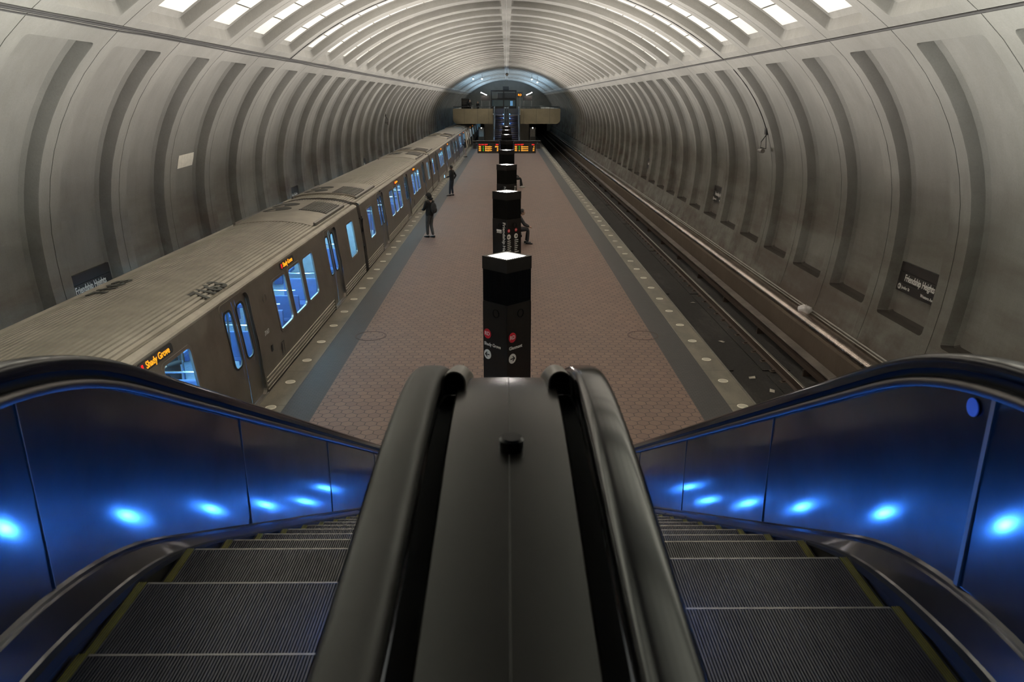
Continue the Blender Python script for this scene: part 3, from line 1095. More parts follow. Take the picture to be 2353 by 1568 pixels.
def make_car():
    root = empty('railcar', (TC, 0, 0))
    # shell: sides with openings, ends
    ysb = sorted(set([-HALF, HALF] + [v for w in WIN for v in w] + [d + q for d in DOORS for q in (-.67, .67)]))
    zsb = [-.38, -.02, .3, .7, WZ0, 1.3, WZ1, DH, 2.04]
    sh = MB()
    for side in (1, -1):
        for ya, yb_ in zip(ysb, ysb[1:]):
            for za, zb_ in zip(zsb, zsb[1:]):
                yc, zc = (ya + yb_) / 2, (za + zb_) / 2
                if any(a < yc < b for a, b in WIN) and WZ0 < zc < WZ1:
                    continue
                if any(abs(yc - d) < .67 for d in DOORS) and -.02 < zc < DH:
                    continue
                sh.add([body_point(side, ya, za), body_point(side, yb_, za), body_point(side, yb_, zb_), body_point(side, ya, zb_)], [(0, 1, 2, 3)])
        for d in DOORS:           # door reveals and threshold
            for q in (-.67, .67):
                sh.add([body_point(side, d + q, z, o_) for z in (-.02, 1.0, DH) for o_ in (0, -.12)], [(0, 1, 3, 2), (2, 3, 5, 4)], 1)
            sh.add([body_point(side, d + q, DH, o_) for q in (-.67, .67) for o_ in (0, -.12)], [(0, 1, 3, 2)], 1)
    prof = [body_point(1, 0, z) for z in zsb] + [(1.2, 0, 2.12), (.9, 0, 2.20), (.5, 0, 2.27), (0, 0, 2.30)]
    full = [(x, z) for x, _, z in prof] + [(-x, z) for x, _, z in prof[::-1][1:]]
    for e in (-HALF, HALF):
        sh.add([(x, e, z) for x, z in full], [tuple(range(len(full)))])
    sh.build('body_shell', ['steel_body', 'under_dark'], root, recalc=False)
    # roof: fluted sheet
    prof = [(1.29, 2.04), (1.295, 2.075), (1.275, 2.105), (1.235, 2.125), (1.19, 2.142), (1.185, 2.132), (1.17, 2.132), (1.165, 2.150)]
    def rz(x):
        return 2.30 - .095 * x * x - .028 * abs(x) ** 5
    n = 27
    for k in range(n):
        x0 = 1.13 - k * 2.26 / n / 1.0
        w = 2.26 / n
        for f, dz in ((.0, -.020), (.28, -.020), (.38, 0), (.92, 0)):
            x = x0 - f * w
            prof.append((x, rz(x) + dz))
    prof += [(-1.165, 2.150), (-1.19, 2.142), (-1.235, 2.125), (-1.275, 2.105), (-1.295, 2.075), (-1.29, 2.04)]
    m = MB()
    m.extr(prof, 'y', -HALF, HALF, closed=False)
    m.build('roof', 'steel_roof', root, recalc=False)
    # windows
    for side in (1, -1):
        for a, b in WIN:
            fr = MB()
            O = rr_loop(a - .035, b + .035, WZ0 - .035, WZ1 + .035, .10)
            I = rr_loop(a + .015, b - .015, WZ0 + .015, WZ1 - .015, .08)
            ring(fr, side, O, O, -.002, .010); ring(fr, side, O, I, .010, .010); ring(fr, side, I, I, .010, -.03)
            f = fr.build('window', 'steel_deck', root, recalc=False)
            g = MB(); face(g, side, I, -.012); g.build('pane', 'car_glass', f)
    # doors
    for side in (1, -1):
        for d in DOORS:
            fr = MB()
            O = rr_loop(d - .72, d + .72, -.03, DH + .05, .12)
            I = rr_loop(d - .665, d + .665, -.02, DH - .005, .14)
            ring(fr, side, O, O, -.002, .012); ring(fr, side, O, I, .012, .012); ring(fr, side, I, I, .012, -.07)
            fr.build('door_surround', 'steel_body', root, recalc=False)
            for q in (-1, 1):
                a, b = sorted((d + q * .006, d + q * .662))
                wy0, wy1 = sorted((d + q * .14, d + q * .47))
                dm = MB()
                O = [(a, -.015), (b, -.015), (b, .5), (b, 1.0), (b, 1.5), (b, DH - .01), (a, DH - .01), (a, 1.5), (a, 1.0), (a, .5)]
                I = rr_loop(wy0, wy1, .84, 1.82, .11, 5)
                # leaf as strips around the pane
                def quad(y0, y1, z0, z1):
                    nz = max(1, int((z1 - z0) / .35))
                    for j in range(nz):
                        za, zb2 = z0 + (z1 - z0) * j / nz, z0 + (z1 - z0) * (j + 1) / nz
                        dm.add([body_point(side, y0, za, -.055), body_point(side, y1, za, -.055), body_point(side, y1, zb2, -.055), body_point(side, y0, zb2, -.055)], [(0, 1, 2, 3)])
                quad(a, wy0, -.015, DH - .005); quad(wy1, b, -.015, DH - .005); quad(wy0, wy1, -.015, .84); quad(wy0, wy1, 1.82, DH - .005)
                leaf = dm.build('door_leaf', 'steel_body', root, recalc=False)
                fm = MB()
                O2 = rr_loop(wy0 - .035, wy1 + .035, .805, 1.855, .13)
                ring(fm, side, O2, O2, -.056, -.046); ring(fm, side, O2, I, -.046, -.046); ring(fm, side, I, I, -.046, -.07)
                fm.build('window_gasket', 'gasket', leaf, recalc=False)
                g = MB(); face(g, side, I, -.052); g.build('pane', 'car_glass', leaf)
            gk = MB()
            gk.add([body_point(side, d + w, z, -.050) for z in (-.015, .5, 1.0, 1.5, DH - .005) for w in (-.008, .008)], [(0, 1, 3, 2), (2, 3, 5, 4), (4, 5, 7, 6), (6, 7, 9, 8)])
            gk.build('door_gasket', 'gasket', root, recalc=False)
            th = MB()
            xx = hw(-.02)
            th.box(*sorted((side * (xx - .14), side * (xx + .03))), d - .70, d + .70, -.055, -.018)
            th.build('threshold', 'steel_deck', root, bevel=.006)
        # fluted lower side
        segs = [(-HALF + .05, -DOOR - .75), (-DOOR + .75, -.75), (.75, DOOR - .75), (DOOR + .75, HALF - .05)]
        for a, b in segs:
            m = MB()
            for k in range(6):
                z = .235 - k * .078
                q = [(hw(z) - .01, z - .016), (hw(z) + .014, z - .010), (hw(z) + .014, z + .010), (hw(z) - .01, z + .016)]
                m.extr([(side * x, zz) for x, zz in q], 'y', a, b)
            m.build('lower_fluting', 'flute_bright', root)
        # destination displays
        for y0 in (GRP - .90, -GRP + .1):
            m = MB()
            O = rr_loop(y0, y0 + 1.02, 1.885, 2.025, .05, 4)
            ring(m, side, O, O, -.002, .012); face(m, side, O, .012)
            ds = m.build('destination_display', 'gasket', root, recalc=False)
            if side > 0:
                Mx = frame(body_point(1, y0 + .55, 1.955, .018), (0, 1, 0), (-(hw(1.885) - hw(2.025)), 0, .14))
                m = MB(); text_mb(m, 'Shady Grove', .135, Mx, bold=.0015); m.build('lettering', 'led_dest', ds)
                m = MB(); sign_box(m, Mx, -.47, -.43, -.045, .045, -.002, .004); m.build('line_bar', 'led_dest_red', ds)
        m = MB()
        for d in DOORS:
            m.cyl((side * (hw(2.0) + .01), d + .1, 2.035), .022, .12, 'y', 10)
            break
        m.build('side_camera', 'dark_metal', root)
        m = MB()
        Mx = frame(body_point(side, 1.45, 1.62, .006), (0, side, 0), (0, 0, 1))
        seg = 20
        vs = []
        for r, h in ((.095, -.004), (.095, .006), (.085, .006), (.085, -.004)):
            vs += [Mx @ Vector((r * cos(2 * pi * k / seg), r * sin(2 * pi * k / seg), h)) for k in range(seg)]
        m.add(vs, [(l * seg + k, l * seg + (k + 1) % seg, (l + 1) * seg + (k + 1) % seg, (l + 1) * seg + k) for l in range(3) for k in range(seg)])
        m.build('emblem_ring', 'steel_dull', root)
        m = MB()
        Mx = frame(body_point(side, 1.30, .66, .006), (0, side, 0), (0, 0, 1))
        sign_box(m, Mx, -.045, .045, -.06, .06, 0, .003); m.build('access_sticker', 'gasket', root)
        m = MB()
        Mx = frame(body_point(side, 1.95, .45, .002), (0, side, 0), (0, 0, 1))
        for u0, u1, v0, v1 in ((-.10, .10, .13, .142), (-.10, .10, -.142, -.13), (-.10, -.088, -.142, .142), (.088, .10, -.142, .142), (-.06, -.03, -.11, .11)):
            sign_box(m, Mx, u0, u1, v0, v1, 0, .005)
        m.build('access_hatch', 'dark_metal', root)
    # roof equipment at both ends
    for e in (1, -1):
        def RX(x, y, dz):
            return (x, e * y, rz(x) + dz)
        def plate(m, x0, x1, y0, y1, dz, th, mi=0, nx=8, dz1=None):
            dz1 = dz if dz1 is None else dz1
            vs = []
            for yy, dd in ((y0, dz), (y1, dz1)):
                for h in (0, -th):
                    for k in range(nx + 1):
                        x = x0 + (x1 - x0) * k / nx
                        vs.append(RX(x, yy, dd + h))
            w = nx + 1
            fs = []
            for k in range(nx):
                fs += [(k, k + 1, 2 * w + k + 1, 2 * w + k), (w + k, w + k + 1, 3 * w + k + 1, 3 * w + k), (k, k + 1, w + k + 1, w + k), (2 * w + k, 2 * w + k + 1, 3 * w + k + 1, 3 * w + k)]
            fs += [(0, w, 3 * w, 2 * w), (nx, w + nx, 3 * w + nx, 2 * w + nx)]
            m.add(vs, fs, mi)
        un = MB()
        plate(un, -1.02, 1.02, 6.75, 8.3, .012, .03, dz1=.055)
        plate(un, -1.02, 1.02, 8.3, 10.35, .055, .07)
        unit = un.build('air_conditioner', 'steel_roof', root, smooth=30)
        for yy in (8.75, 9.65):
            fn = MB()
            seg = 28
            vs = [(-.45 + .40 * cos(2 * pi * k / seg), e * yy + .36 * sin(2 * pi * k / seg), rz(-.45 + .40 * cos(2 * pi * k / seg)) + .062) for k in range(seg)]
            vs += [(x, y, z - .03) for x, y, z in vs]
            fn.add(vs, [tuple(range(seg)), tuple(range(seg, 2 * seg))] + [(k, (k + 1) % seg, seg + (k + 1) % seg, seg + k) for k in range(seg)])
            fan = fn.build('fan_grille', 'grille_dark', unit)
        gm = MB()
        plate(gm, .22, .98, 8.5, 10.25, .064, .02)
        vent = gm.build('vent', 'grille_dark', unit)
        sm = MB()
        for k in range(12):
            x = .26 + k * .062
            sm.add([RX(x + a, y, .064 + b) for y in (8.5, 10.25) for a, b in ((0, 0), (.016, 0), (.016, .016), (0, .016))], [(0, 1, 5, 4), (1, 2, 6, 5), (2, 3, 7, 6), (3, 0, 4, 7)])
        for k in range(9):
            y = 8.55 + k * .205
            sm.add([RX(x, y + a, .064 + b) for x in (.24, .96) for a, b in ((0, 0), (.018, 0), (.018, .014), (0, .014))], [(0, 1, 5, 4), (1, 2, 6, 5), (2, 3, 7, 6), (3, 0, 4, 7)])
        sm.build('vent_slats', 'steel_dull', unit)
        for x in (-1.04, 1.04):
            em = MB()
            em.add([RX(x + a, y, b) for y in (6.9, 10.5) for a, b in ((-.03, -.03), (.03, -.03), (.03, .075), (-.03, .075))], [(0, 1, 2, 3), (4, 5, 6, 7), (0, 1, 5, 4), (1, 2, 6, 5), (2, 3, 7, 6), (3, 0, 4, 7)])
            em.build('side_rail', 'steel_dull', unit)
    # end fairings / gangway
    for e in (1, -1):
        m = MB()
        q = [(-1.22, .0), (1.22, .0), (1.20, 1.9), (1.0, 2.16), (.5, 2.25), (-.5, 2.25), (-1.0, 2.16), (-1.20, 1.9)]
        m.extr(q, 'y', *sorted((e * HALF, e * (HALF + .17))))
        m.build('gangway', 'dark_metal', root)
        m = MB()
        for k in range(2):
            m.tube([(1.36, e * (HALF + .02), .3 + .9 * k), (1.40, e * (HALF + .13), .35 + .9 * k), (1.40, e * (HALF + .13), .75 + .9 * k), (1.36, e * (HALF + .02), .8 + .9 * k)], .02, 6)
        m.build('barrier_spring', 'gasket', root)
    # under frame
    m = MB(); m.box(-1.3, 1.3, -HALF, HALF, -.62, -.30); m.build('underframe', 'under_dark', root)
    for yy in (-8.0, 8.0):
        m = MB()
        for a in (-1.05, 1.05):
            for sx in (-.72, .72):
                m.cyl((sx - .06, yy + a, -.652), .36, .12, 'x', 24)
            m.cyl((-.75, yy + a, -.66), .07, 1.5, 'x', 12)
        m.box(-.95, -.82, yy - 1.5, yy + 1.5, -.85, -.55); m.box(.82, .95, yy - 1.5, yy + 1.5, -.85, -.55)
        m.build('bogie', 'under_dark', root)
    # interior
    m = MB(); m.box(-1.36, 1.36, -HALF + .02, HALF - .02, -.06, -.02); m.build('floor_pan', 'car_floor', root)
    m = MB(); m.box(-1.20, 1.20, -HALF + .02, HALF - .02, 1.99, 2.02); m.build('ceiling_lining', 'car_inside', root)
    for sx in (-.62, .62):
        m = MB(); m.box(sx - .11, sx + .11, -HALF + .3, HALF - .3, 1.965, 1.985); m.build('light_strip', 'car_light', root)
    for e in (1, -1):
        m = MB(); m.box(-1.2, 1.2, *sorted((e * (HALF - .06), e * (HALF - .03))), -.02, 1.98); m.build('end_lining', 'car_inside', root)
    # seats: facing pairs between the doors
    for sx in (1, -1):
        for y, dr in ((-9.6, 1), (-5.6, 1), (-4.4, -1), (-2.6, 1), (-1.6, -1), (1.6, 1), (2.6, -1), (4.4, 1), (5.6, -1), (9.6, -1)):
            m = MB()
            a, b = sorted((sx * .42, sx * 1.26))
            m.box(a, b, y - .23, y + .23, .36, .46)
            m.extr([(y - dr * .23, .44), (y - dr * .30, 1.0), (y - dr * .24, 1.0), (y - dr * .16, .46)], 'x', a, b)
            m.box(a + .3, b - .3, y - .15, y + .15, -.02, .36)
            st = m.build('seat', 'seat_blue', root, bevel=.02)
            m = MB()
            xs = sx * .44
            m.tube([(xs, y - dr * .27, .7), (xs, y - dr * .29, 1.02), (xs + sx * .05, y - dr * .29, 1.12), (sx * 1.2, y - dr * .29, 1.12)], .018, 6)
            m.build('grab_rail', 'chrome', st)
    for y in (-8.4, -6.3, -1.05, 1.05, 6.3, 8.4):
        for x in (.75, -.75):
            m = MB(); m.tube([(x, y, -.02), (x, y, 1.98)], .018, 8); m.build('grab_pole', 'chrome', root)
    for x in (.5, -.5):
        m = MB(); m.tube([(x, -HALF + .4, 1.80), (x, HALF - .4, 1.80)], .016, 6); m.build('overhead_rail', 'chrome', root)
    return root

CAR0, PITCH = 12.62, 22.95
car = make_car()
CAR_LABEL = ['nearest silver railcar, cut off by the left escalator, with black numerals on its roof',
             'second silver railcar from the camera, behind the nearest person on the platform edge',
             'third silver railcar from the camera, beside the person in pale trousers',
             'fourth silver railcar from the camera, between the departure screens and the mezzanine',
             'fifth silver railcar, its bluish lit side sliding in under the far mezzanine',
             'farthest silver railcar, hidden almost wholly beneath the far mezzanine']
for k in range(6):
    o = car if k == 0 else copy_tree(car)
    o.location = (TC, CAR0 + PITCH * k, 0)
    tag(o, CAR_LABEL[k], 'railcar', 'railcars of the standing train')
cars0 = car
# numerals on the nearest car
for x, y in ((.98, -.15), (-.62, -.25)):
    m = MB()
    Mx = frame((x, y, 2.30 - .095 * x * x - .028 * abs(x) ** 5 + .008), (0, 1, 0), (-1, 0, .19 * x))
    text_mb(m, '7163', .46, Mx, depth=.012, bold=.012, sx=1.15)
    m.build('roof_numerals', 'roof_paint', cars0)
m = MB()
text_mb(m, '7163', .13, frame(body_point(1, 1.18, 1.02, .004), (0, 1, 0), (0, 0, 1)), bold=.001)
m.build('side_numerals', 'sign_white', cars0)
# ------------------------------------------------------------------ escalators
PHI = radians(28.8)
EY0, ER1, ER2 = 1.70, 2.18, 1.50
TOPZ, BOTZ = CZ - 1.49, .235
_d1, _d2 = ER1 * (1 - cos(PHI)), ER2 * (1 - cos(PHI))
EY1 = EY0 + ER1 * sin(PHI)
EY2 = EY1 + (TOPZ - BOTZ - _d1 - _d2) / tan(PHI)
EY3 = EY2 + ER2 * sin(PHI)
def zb(y):
    """height of the foot of the balustrade panel"""
    if y <= EY0: return TOPZ
    if y <= EY1: return TOPZ - (ER1 - sqrt(ER1 ** 2 - (y - EY0) ** 2))
    if y <= EY2: return TOPZ - _d1 - (y - EY1) * tan(PHI)
    if y <= EY3: return BOTZ + ER2 - sqrt(ER2 ** 2 - (EY3 - y) ** 2)
    return BOTZ
SY0, SR, SFL = 2.10, 1.70, 1.684
def zn(y):
    """height of the step noses"""
    if y <= SY0: return CZ - SFL
    if y <= SY0 + SR * sin(PHI): return CZ - SFL - (SR - sqrt(SR ** 2 - (y - SY0) ** 2))
    return max(0.012, CZ - SFL - SR * (1 - cos(PHI)) - (y - SY0 - SR * sin(PHI)) * tan(PHI))
def ck(y):
    """how deep the inner cover sits below the panel foot"""
    t = max(0., min(1., (y - 2.0) / 1.2))
    t = t * t * (3 - 2 * t)
    b = max(0., min(1., (y - 8.2) / .9))
    return (1 - .70 * t) + .70 * b
IN = [(-2.0, .80), (.55, .80), (.9, .795), (1.3, .768), (1.6, .745), (1.85, .742), (2.1, .765), (2.35, .835), (2.6, .945), (2.85, 1.07)]
def zi(y):
    """top of the handrails on the shared median"""
    if y >= 2.85:
        return zb(y) + .735 + min(1., (y - 2.85) / 2.) * .03
    for (a, p), (b, q) in zip(IN, IN[1:]):
        if a <= y <= b:
            t = (y - a) / (b - a)
            return CZ - (p + (q - p) * t)
    return CZ - .80
def smooth_path(f, y0, y1, n):
    ys = [y0 + (y1 - y0) * i / n for i in range(n + 1)]
    zs = [f(y) for y in ys]
    for _ in range(2):
        zs = [zs[0]] + [(zs[i - 1] + 2 * zs[i] + zs[i + 1]) / 4 for i in range(1, n)] + [zs[-1]]
    return list(zip(ys, zs))

def sweep(m, path, prof, mi=0, closed=True, caps=True):
    """profile of (x, h) swept along a (y, z) path; h is measured along the path normal"""
    n, vs, fs = len(prof), [], []
    for i, (y, z) in enumerate(path):
        a, b = path[max(i - 1, 0)], path[min(i + 1, len(path) - 1)]
        d = Vector((b[0] - a[0], b[1] - a[1])).normalized()
        for x, h in prof:
            vs.append((x, y - d.y * h, z + d.x * h))
    for i in range(len(path) - 1):
        for k in range(n if closed else n - 1):
            j = (k + 1) % n
            fs.append((i * n + k, i * n + j, (i + 1) * n + j, (i + 1) * n + k))
    if closed and caps:
        fs += [tuple(range(n)), tuple(range(len(vs) - n, len(vs)))]
    m.add(vs, fs, mi)

def rail_prof(x, w, h):
    """rounded rubber handrail with its lips"""
    pts = []
    for k in range(13):
        a = pi - pi * k / 12
        pts.append((x + w / 2 * math.copysign(abs(cos(a)) ** .55, cos(a)), -h * .62 + h * .62 * sin(a) ** .7))
    pts += [(x + w / 2 * .96, -h), (x + w / 2 * .5, -h), (x + w / 2 * .5, -h * .72), (x - w / 2 * .5, -h * .72), (x - w / 2 * .5, -h), (x - w / 2 * .96, -h)]
    return pts

def with_newels(path, drop, r):
    """close a handrail path with round newel returns at both ends"""
    (ya, za), (yb_, zb_) = path[0], path[-1]
    head = [(ya - r * sin(a), za - r + r * cos(a)) for a in [pi * k / 10 for k in range(10, 0, -1)]]
    tail = [(yb_ + r * sin(a), zb_ - r + r * cos(a)) for a in [pi * k / 10 for k in range(1, 11)]]
    return head + path + tail

def strip(m, s, pts, ys, mi=0):
    """surface strip: pts = list of (x, f(y)) rails, swept over ys"""
    n = len(pts)
    vs = [(s * x, y, f(y)) for y in ys for x, f in pts]
    fs = [(i * n + k, i * n + k + 1, (i + 1) * n + k + 1, (i + 1) * n + k) for i in range(len(ys) - 1) for k in range(n - 1)]
    m.add(vs, fs, mi)

def uv_yz(o):
    me = o.data
    uvl = me.uv_layers.new(name='UVMap')
    for lp in me.loops:
        c = me.vertices[lp.vertex_index].co
        uvl.data[lp.index].uv = (c.y, c.z)

YS = [-1.4 + i * .1 for i in range(120)]           # to 10.5
SW0, SW1 = .385, 1.380

def make_step():
    root_m = MB()
    n = 96
    w = (SW1 - SW0) / n
    prof = []
    for k in range(n):
        x = SW0 + k * w
        prof += [(x, -.010), (x + w * .45, -.010), (x + w * .45, 0.), (x + w, 0.)]
    # ribbed tread: the grooves run along the travel
    vs = [(x, -.40, z) for x, z in prof] + [(x, 0., z) for x, z in prof]
    N_ = len(prof)
    fs = [(i, i + 1, N_ + i + 1, N_ + i) for i in range(N_ - 1)]
    vs += [(x, .006, z - .018) for x, z in prof] + [(x, -.035, -.235) for x, z in prof]
    fs += [(N_ + i, N_ + i + 1, 2 * N_ + i + 1, 2 * N_ + i) for i in range(N_ - 1)]
    fs += [(2 * N_ + i, 2 * N_ + i + 1, 3 * N_ + i + 1, 3 * N_ + i) for i in range(N_ - 1)]
    root_m.add(vs, fs)
    root_m.box(SW0, SW1, -.40, -.03, -.24, -.02)
    return root_m

STEP = {}
def escalator(s, phase, lab):
    root = empty('escalator', (0, 0, 0), label=lab, cat='escalator', group='escalators')
    # outer side ------------------------------------------------------
    m = MB()
    strip(m, s, [(1.475, lambda y: zb(y)), (1.47, lambda y: zb(y) + .38), (1.475, lambda y: zb(y) + .70), (1.56, lambda y: zb(y) + .70), (1.58, lambda y: zb(y)), (1.475, lambda y: zb(y))], YS)
    o = m.build('outer_balustrade', 'brushed_panel', root, smooth=30)
    uv_yz(o)
    for y in (2.08, 3.79, 5.58, 7.5, 9.2):
        m = MB()
        w = .010 if (s > 0 and y < 3) else .0016
        m.add([(s * xx, yy, zb(yy) + h) for xx in (1.468 - w * .3, 1.476) for yy, h in ((y - w, .012), (y + w, .012), (y + w, .69), (y - w, .69))],
              [(0, 1, 2, 3), (4, 5, 6, 7), (0, 1, 5, 4), (1, 2, 6, 5), (2, 3, 7, 6), (3, 0, 4, 7)])
        m.build('seam_strip', 'steel_dull', o)
    path = smooth_path(lambda y: zb(y) + .70, -1.4, 10.45, 130)
    m = MB()
    sweep(m, path, [(s * 1.452, -.030), (s * 1.446, -.014), (s * 1.452, 0.), (s * 1.47, .006), (s * 1.53, .006), (s * 1.575, 0.), (s * 1.575, -.03)])
    m.build('decking_strip', 'strip_dark', root, smooth=50)
    m = MB()
    sweep(m, path, [(s * 1.475, .006), (s * 1.475, .045), (s * 1.525, .045), (s * 1.525, .006)])
    m.build('handrail_guide', 'brush_black', root)
    hp = with_newels(smooth_path(lambda y: zb(y) + .79, -1.4, 10.45, 130), 0, .30)
    m = MB()
    sweep(m, hp, rail_prof(s * 1.50, .088, .050))
    m.build('handrail', 'rubber_black', root, smooth=50)
    m = MB()
    strip(m, s, [(1.475, lambda y: zb(y) + .012), (1.462, lambda y: zb(y) + .004), (1.466, lambda y: zb(y) - .012), (1.455, lambda y: zb(y) - .016), (1.418, lambda y: zb(y) - .115 * ck(y)), (1.402, lambda y: zb(y) - .125 * ck(y))], YS)
    o = m.build('inner_cover', 'brushed_panel', root, smooth=25)
    uv_yz(o)
    m = MB()
    strip(m, s, [(1.403, lambda y: zb(y) - .115 * ck(y)), (1.380, lambda y: zb(y) - .120 * ck(y)), (1.376, lambda y: zb(y) - .155 * ck(y)), (1.398, lambda y: zb(y) - .160 * ck(y))], YS)
    m.build('brush_strip', 'brush_black', root)
    m = MB()
    strip(m, s, [(1.398, lambda y: zb(y) - .12 * ck(y)), (1.398, lambda y: zb(y) - .75), (1.58, lambda y: zb(y) - .95), (1.60, lambda y: zb(y) + .02)], [y for y in YS if y < 9.0])
    m.build('truss_cladding', 'dark_metal', root, smooth=30)
    m = MB()
    strip(m, s, [(1.392, lambda y: zb(y) - .13 * ck(y)), (1.392, lambda y: zb(y) - .55)], [y for y in YS if y < 10])
    m.build('skirt_panel', 'dark_metal', root, smooth=30)
    # inner side (shared median) -----------------------------------------
    m = MB()
    strip(m, s, [(.315, lambda y: zi(y) - .075), (.320, lambda y: zb(y) + .10), (.372, lambda y: zn(y) + .10), (.384, lambda y: zn(y) + .08), (.384, lambda y: zb(y) - .55)], YS)
    o = m.build('median_balustrade', 'brushed_panel', root, smooth=25)
    uv_yz(o)
    mat = 'rubber_worn' if s < 0 else 'rubber_black'
    hp = with_newels(smooth_path(zi, -1.4, 10.3, 150), 0, .30)
    m = MB()
    sweep(m, hp, rail_prof(s * .245, .100, .052))
    m.build('handrail', mat, root, smooth=50)
    m = MB()
    sweep(m, smooth_path(lambda y: zi(y) - .05, -1.4, 10.3, 150), [(s * .205, 0), (s * .205, -.05), (s * .30, -.05), (s * .30, 0)])
    m.build('handrail_guide', 'brush_black', root)
    for y in (.95, 2.15, 3.35, 4.46, 5.72, 7.02, 8.42, 9.4):
        m = MB()
        m.cyl((s * .3865, y, zn(y) + .055), .017, s * .006, 'x', 16)
        o = m.build('skirt_lamp', 'skirt_lamp_blue', root)
    # steps
    if 'm' not in STEP:
        STEP['m'] = make_step().build('step', 'step_metal', recalc=True)
        m = MB()
        for k in range(4):
            x = SW1 - .010 - k * .0080
            m.box(x - .0045, x, -.40, .004, -.010, .0018)
        STEP['y'] = m.build('yellow_edge', 'step_yellow')
        m = MB(); m.box(SW0 + .004, SW1 - .045, -.006, .003, -.012, .0010)
        STEP['n'] = m.build('nosing', 'steel_dull')
        pm, py_ = STEP['m'], STEP['y']
    y = phase - .405 * 3
    while y < 10.2:
        st = bpy.data.objects.new('step', STEP['m'].data); C.objects.link(st); st.parent = root
        st.location = (0, y, zn(y)); st.scale = (s, 1, 1)
        ye = bpy.data.objects.new('yellow_edge', STEP['y'].data); C.objects.link(ye); ye.parent = st
        ye = bpy.data.objects.new('nosing', STEP['n'].data); C.objects.link(ye); ye.parent = st
        y += .405
    m = MB()
    m.box(*sorted((s * SW0, s * SW1)), -1.6, phase - .405 * 4 + .0, zn(0) - .05, zn(0))
    m.build('comb_plate', 'steel_dull', root)
    m = MB()
    m.box(*sorted((s * SW0, s * SW1)), 10.15, 11.3, .0, .012)
    m.build('comb_plate', 'steel_dull', root)
    return root

E_L = escalator(-1, 1.975, 'left descending escalator with blue-lit steel sides, its outer handrail crossing in front of the train')
E_R = escalator(1, 2.195, 'right escalator with blue-lit steel sides, its outer handrail crossing in front of the empty track')
for k in ('m', 'y', 'n'):
    bpy.data.objects.remove(STEP[k])
# stickers
m = MB()
m.cyl((1.468, 2.17, 4.35), .030, -.004, 'x', 22)
m.build('round_sticker', 'sticker_blue', E_R)
simple('sticker_yellow', (.62, .46, .05), .5, var=.2, nscale=30)
simple('sticker_orange', (.55, .30, .16), .5, var=.2, nscale=30)
for y, z, a, b, mt in ((9.62, .80, .10, .07, 'sticker_yellow'), (9.85, .82, .10, .05, 'sticker_orange')):
    m = MB()
    m.box(-1.472, -1.466, y - a / 2, y + a / 2, z, z + b * 1.4)
    m.build('warning_sticker', mt, E_L)
# median deck between the two handrails
root = root_deck = empty('median_deck', (0, 0, 0), label='brushed steel deck between the two central handrails, sloping away in front of the viewer', cat='escalator deck')
path = smooth_path(lambda y: zi(y) - .045, -1.4, 10.2, 160)
m = MB()
sweep(m, path, [(-.150, -.10), (-.150, -.012), (-.143, -.003), (-.10, .0), (.0, .001), (.10, .0), (.143, -.003), (.150, -.012), (.150, -.10)])
o = m.build('deck_plate', 'deck_dark', root, smooth=40)
m = MB()
sweep(m, path, [(.0045 - .0015, .0005), (.0045 - .0015, .0018), (.0045 + .0015, .0018), (.0045 + .0015, .0005)])
m.build('plate_seam', 'conduit', root)
m = MB()
sweep(m, path, [(-.20, -.10), (-.20, -.06), (.20, -.06), (.20, -.10)])
m.build('deck_base', 'brush_black', root)
for s in (1, -1):
    m = MB()
    gp = smooth_path(lambda y: zi(y) - .006, 2.08, 2.60, 10)
    r0, r1 = .036, .030
    arc = [(s * .158 + r0 * cos(pi * k / 10), -.030 + r0 * 1.0 * sin(pi * k / 10)) for k in range(11)] + [(s * .158 + r1 * cos(pi * k / 10), -.030 + r1 * sin(pi * k / 10)) for k in range(10, -1, -1)]
    arc = [(arc[0][0], -.07)] + arc[:11] + [(arc[10][0], -.07), (arc[11][0], -.07)] + arc[11:] + [(arc[-1][0], -.07)]
    sweep(m, gp, arc)
    m.build('handrail_guard', 'steel_dull', root, smooth=40)
    m = MB()
    sweep(m, smooth_path(lambda y: zi(y) - .006, 2.11, 2.58, 10), [(s * .158 + .029 * cos(pi * k / 8), -.030 + .029 * sin(pi * k / 8)) for k in range(9)] + [(s * .158 - .029, -.07), (s * .158 + .029, -.07)])
    m.build('guard_core', 'brush_black', root)
m = MB()
yp = 1.62
m.cyl((.010, yp, zi(yp) - .046), .030, .026, 'z', 28)
m.cyl((.010, yp, zi(yp) - .020), .030, .006, 'z', 28, 0, .024)
m.build('anti_slide_stud', 'rubber_black', root, smooth=40)
# ------------------------------------------------------------------ far escalators and mezzanine
FAR_Y = 99.0
for src, lab in ((E_L, 'far escalator on the right, rising to the mezzanine with small blue lamps on its side'), (E_R, 'far escalator on the left, rising to the mezzanine with small blue lamps on its side')):
    o = copy_tree(src)
    o.location = (0, FAR_Y, 0)
    o.rotation_euler = (0, 0, pi)
    tag(o, lab)
for o in list(bpy.data.objects):
    if o.parent and o.parent.name.startswith('escalator') and o.parent.location.y > 50 and o.name.split('.')[0] in ('round_sticker', 'warning_sticker'):
        bpy.data.objects.remove(o)
o = copy_tree(root_deck)
o.location = (0, FAR_Y, 0); o.rotation_euler = (0, 0, pi)
tag(o, 'grey deck between the two far escalators below the mezzanine')

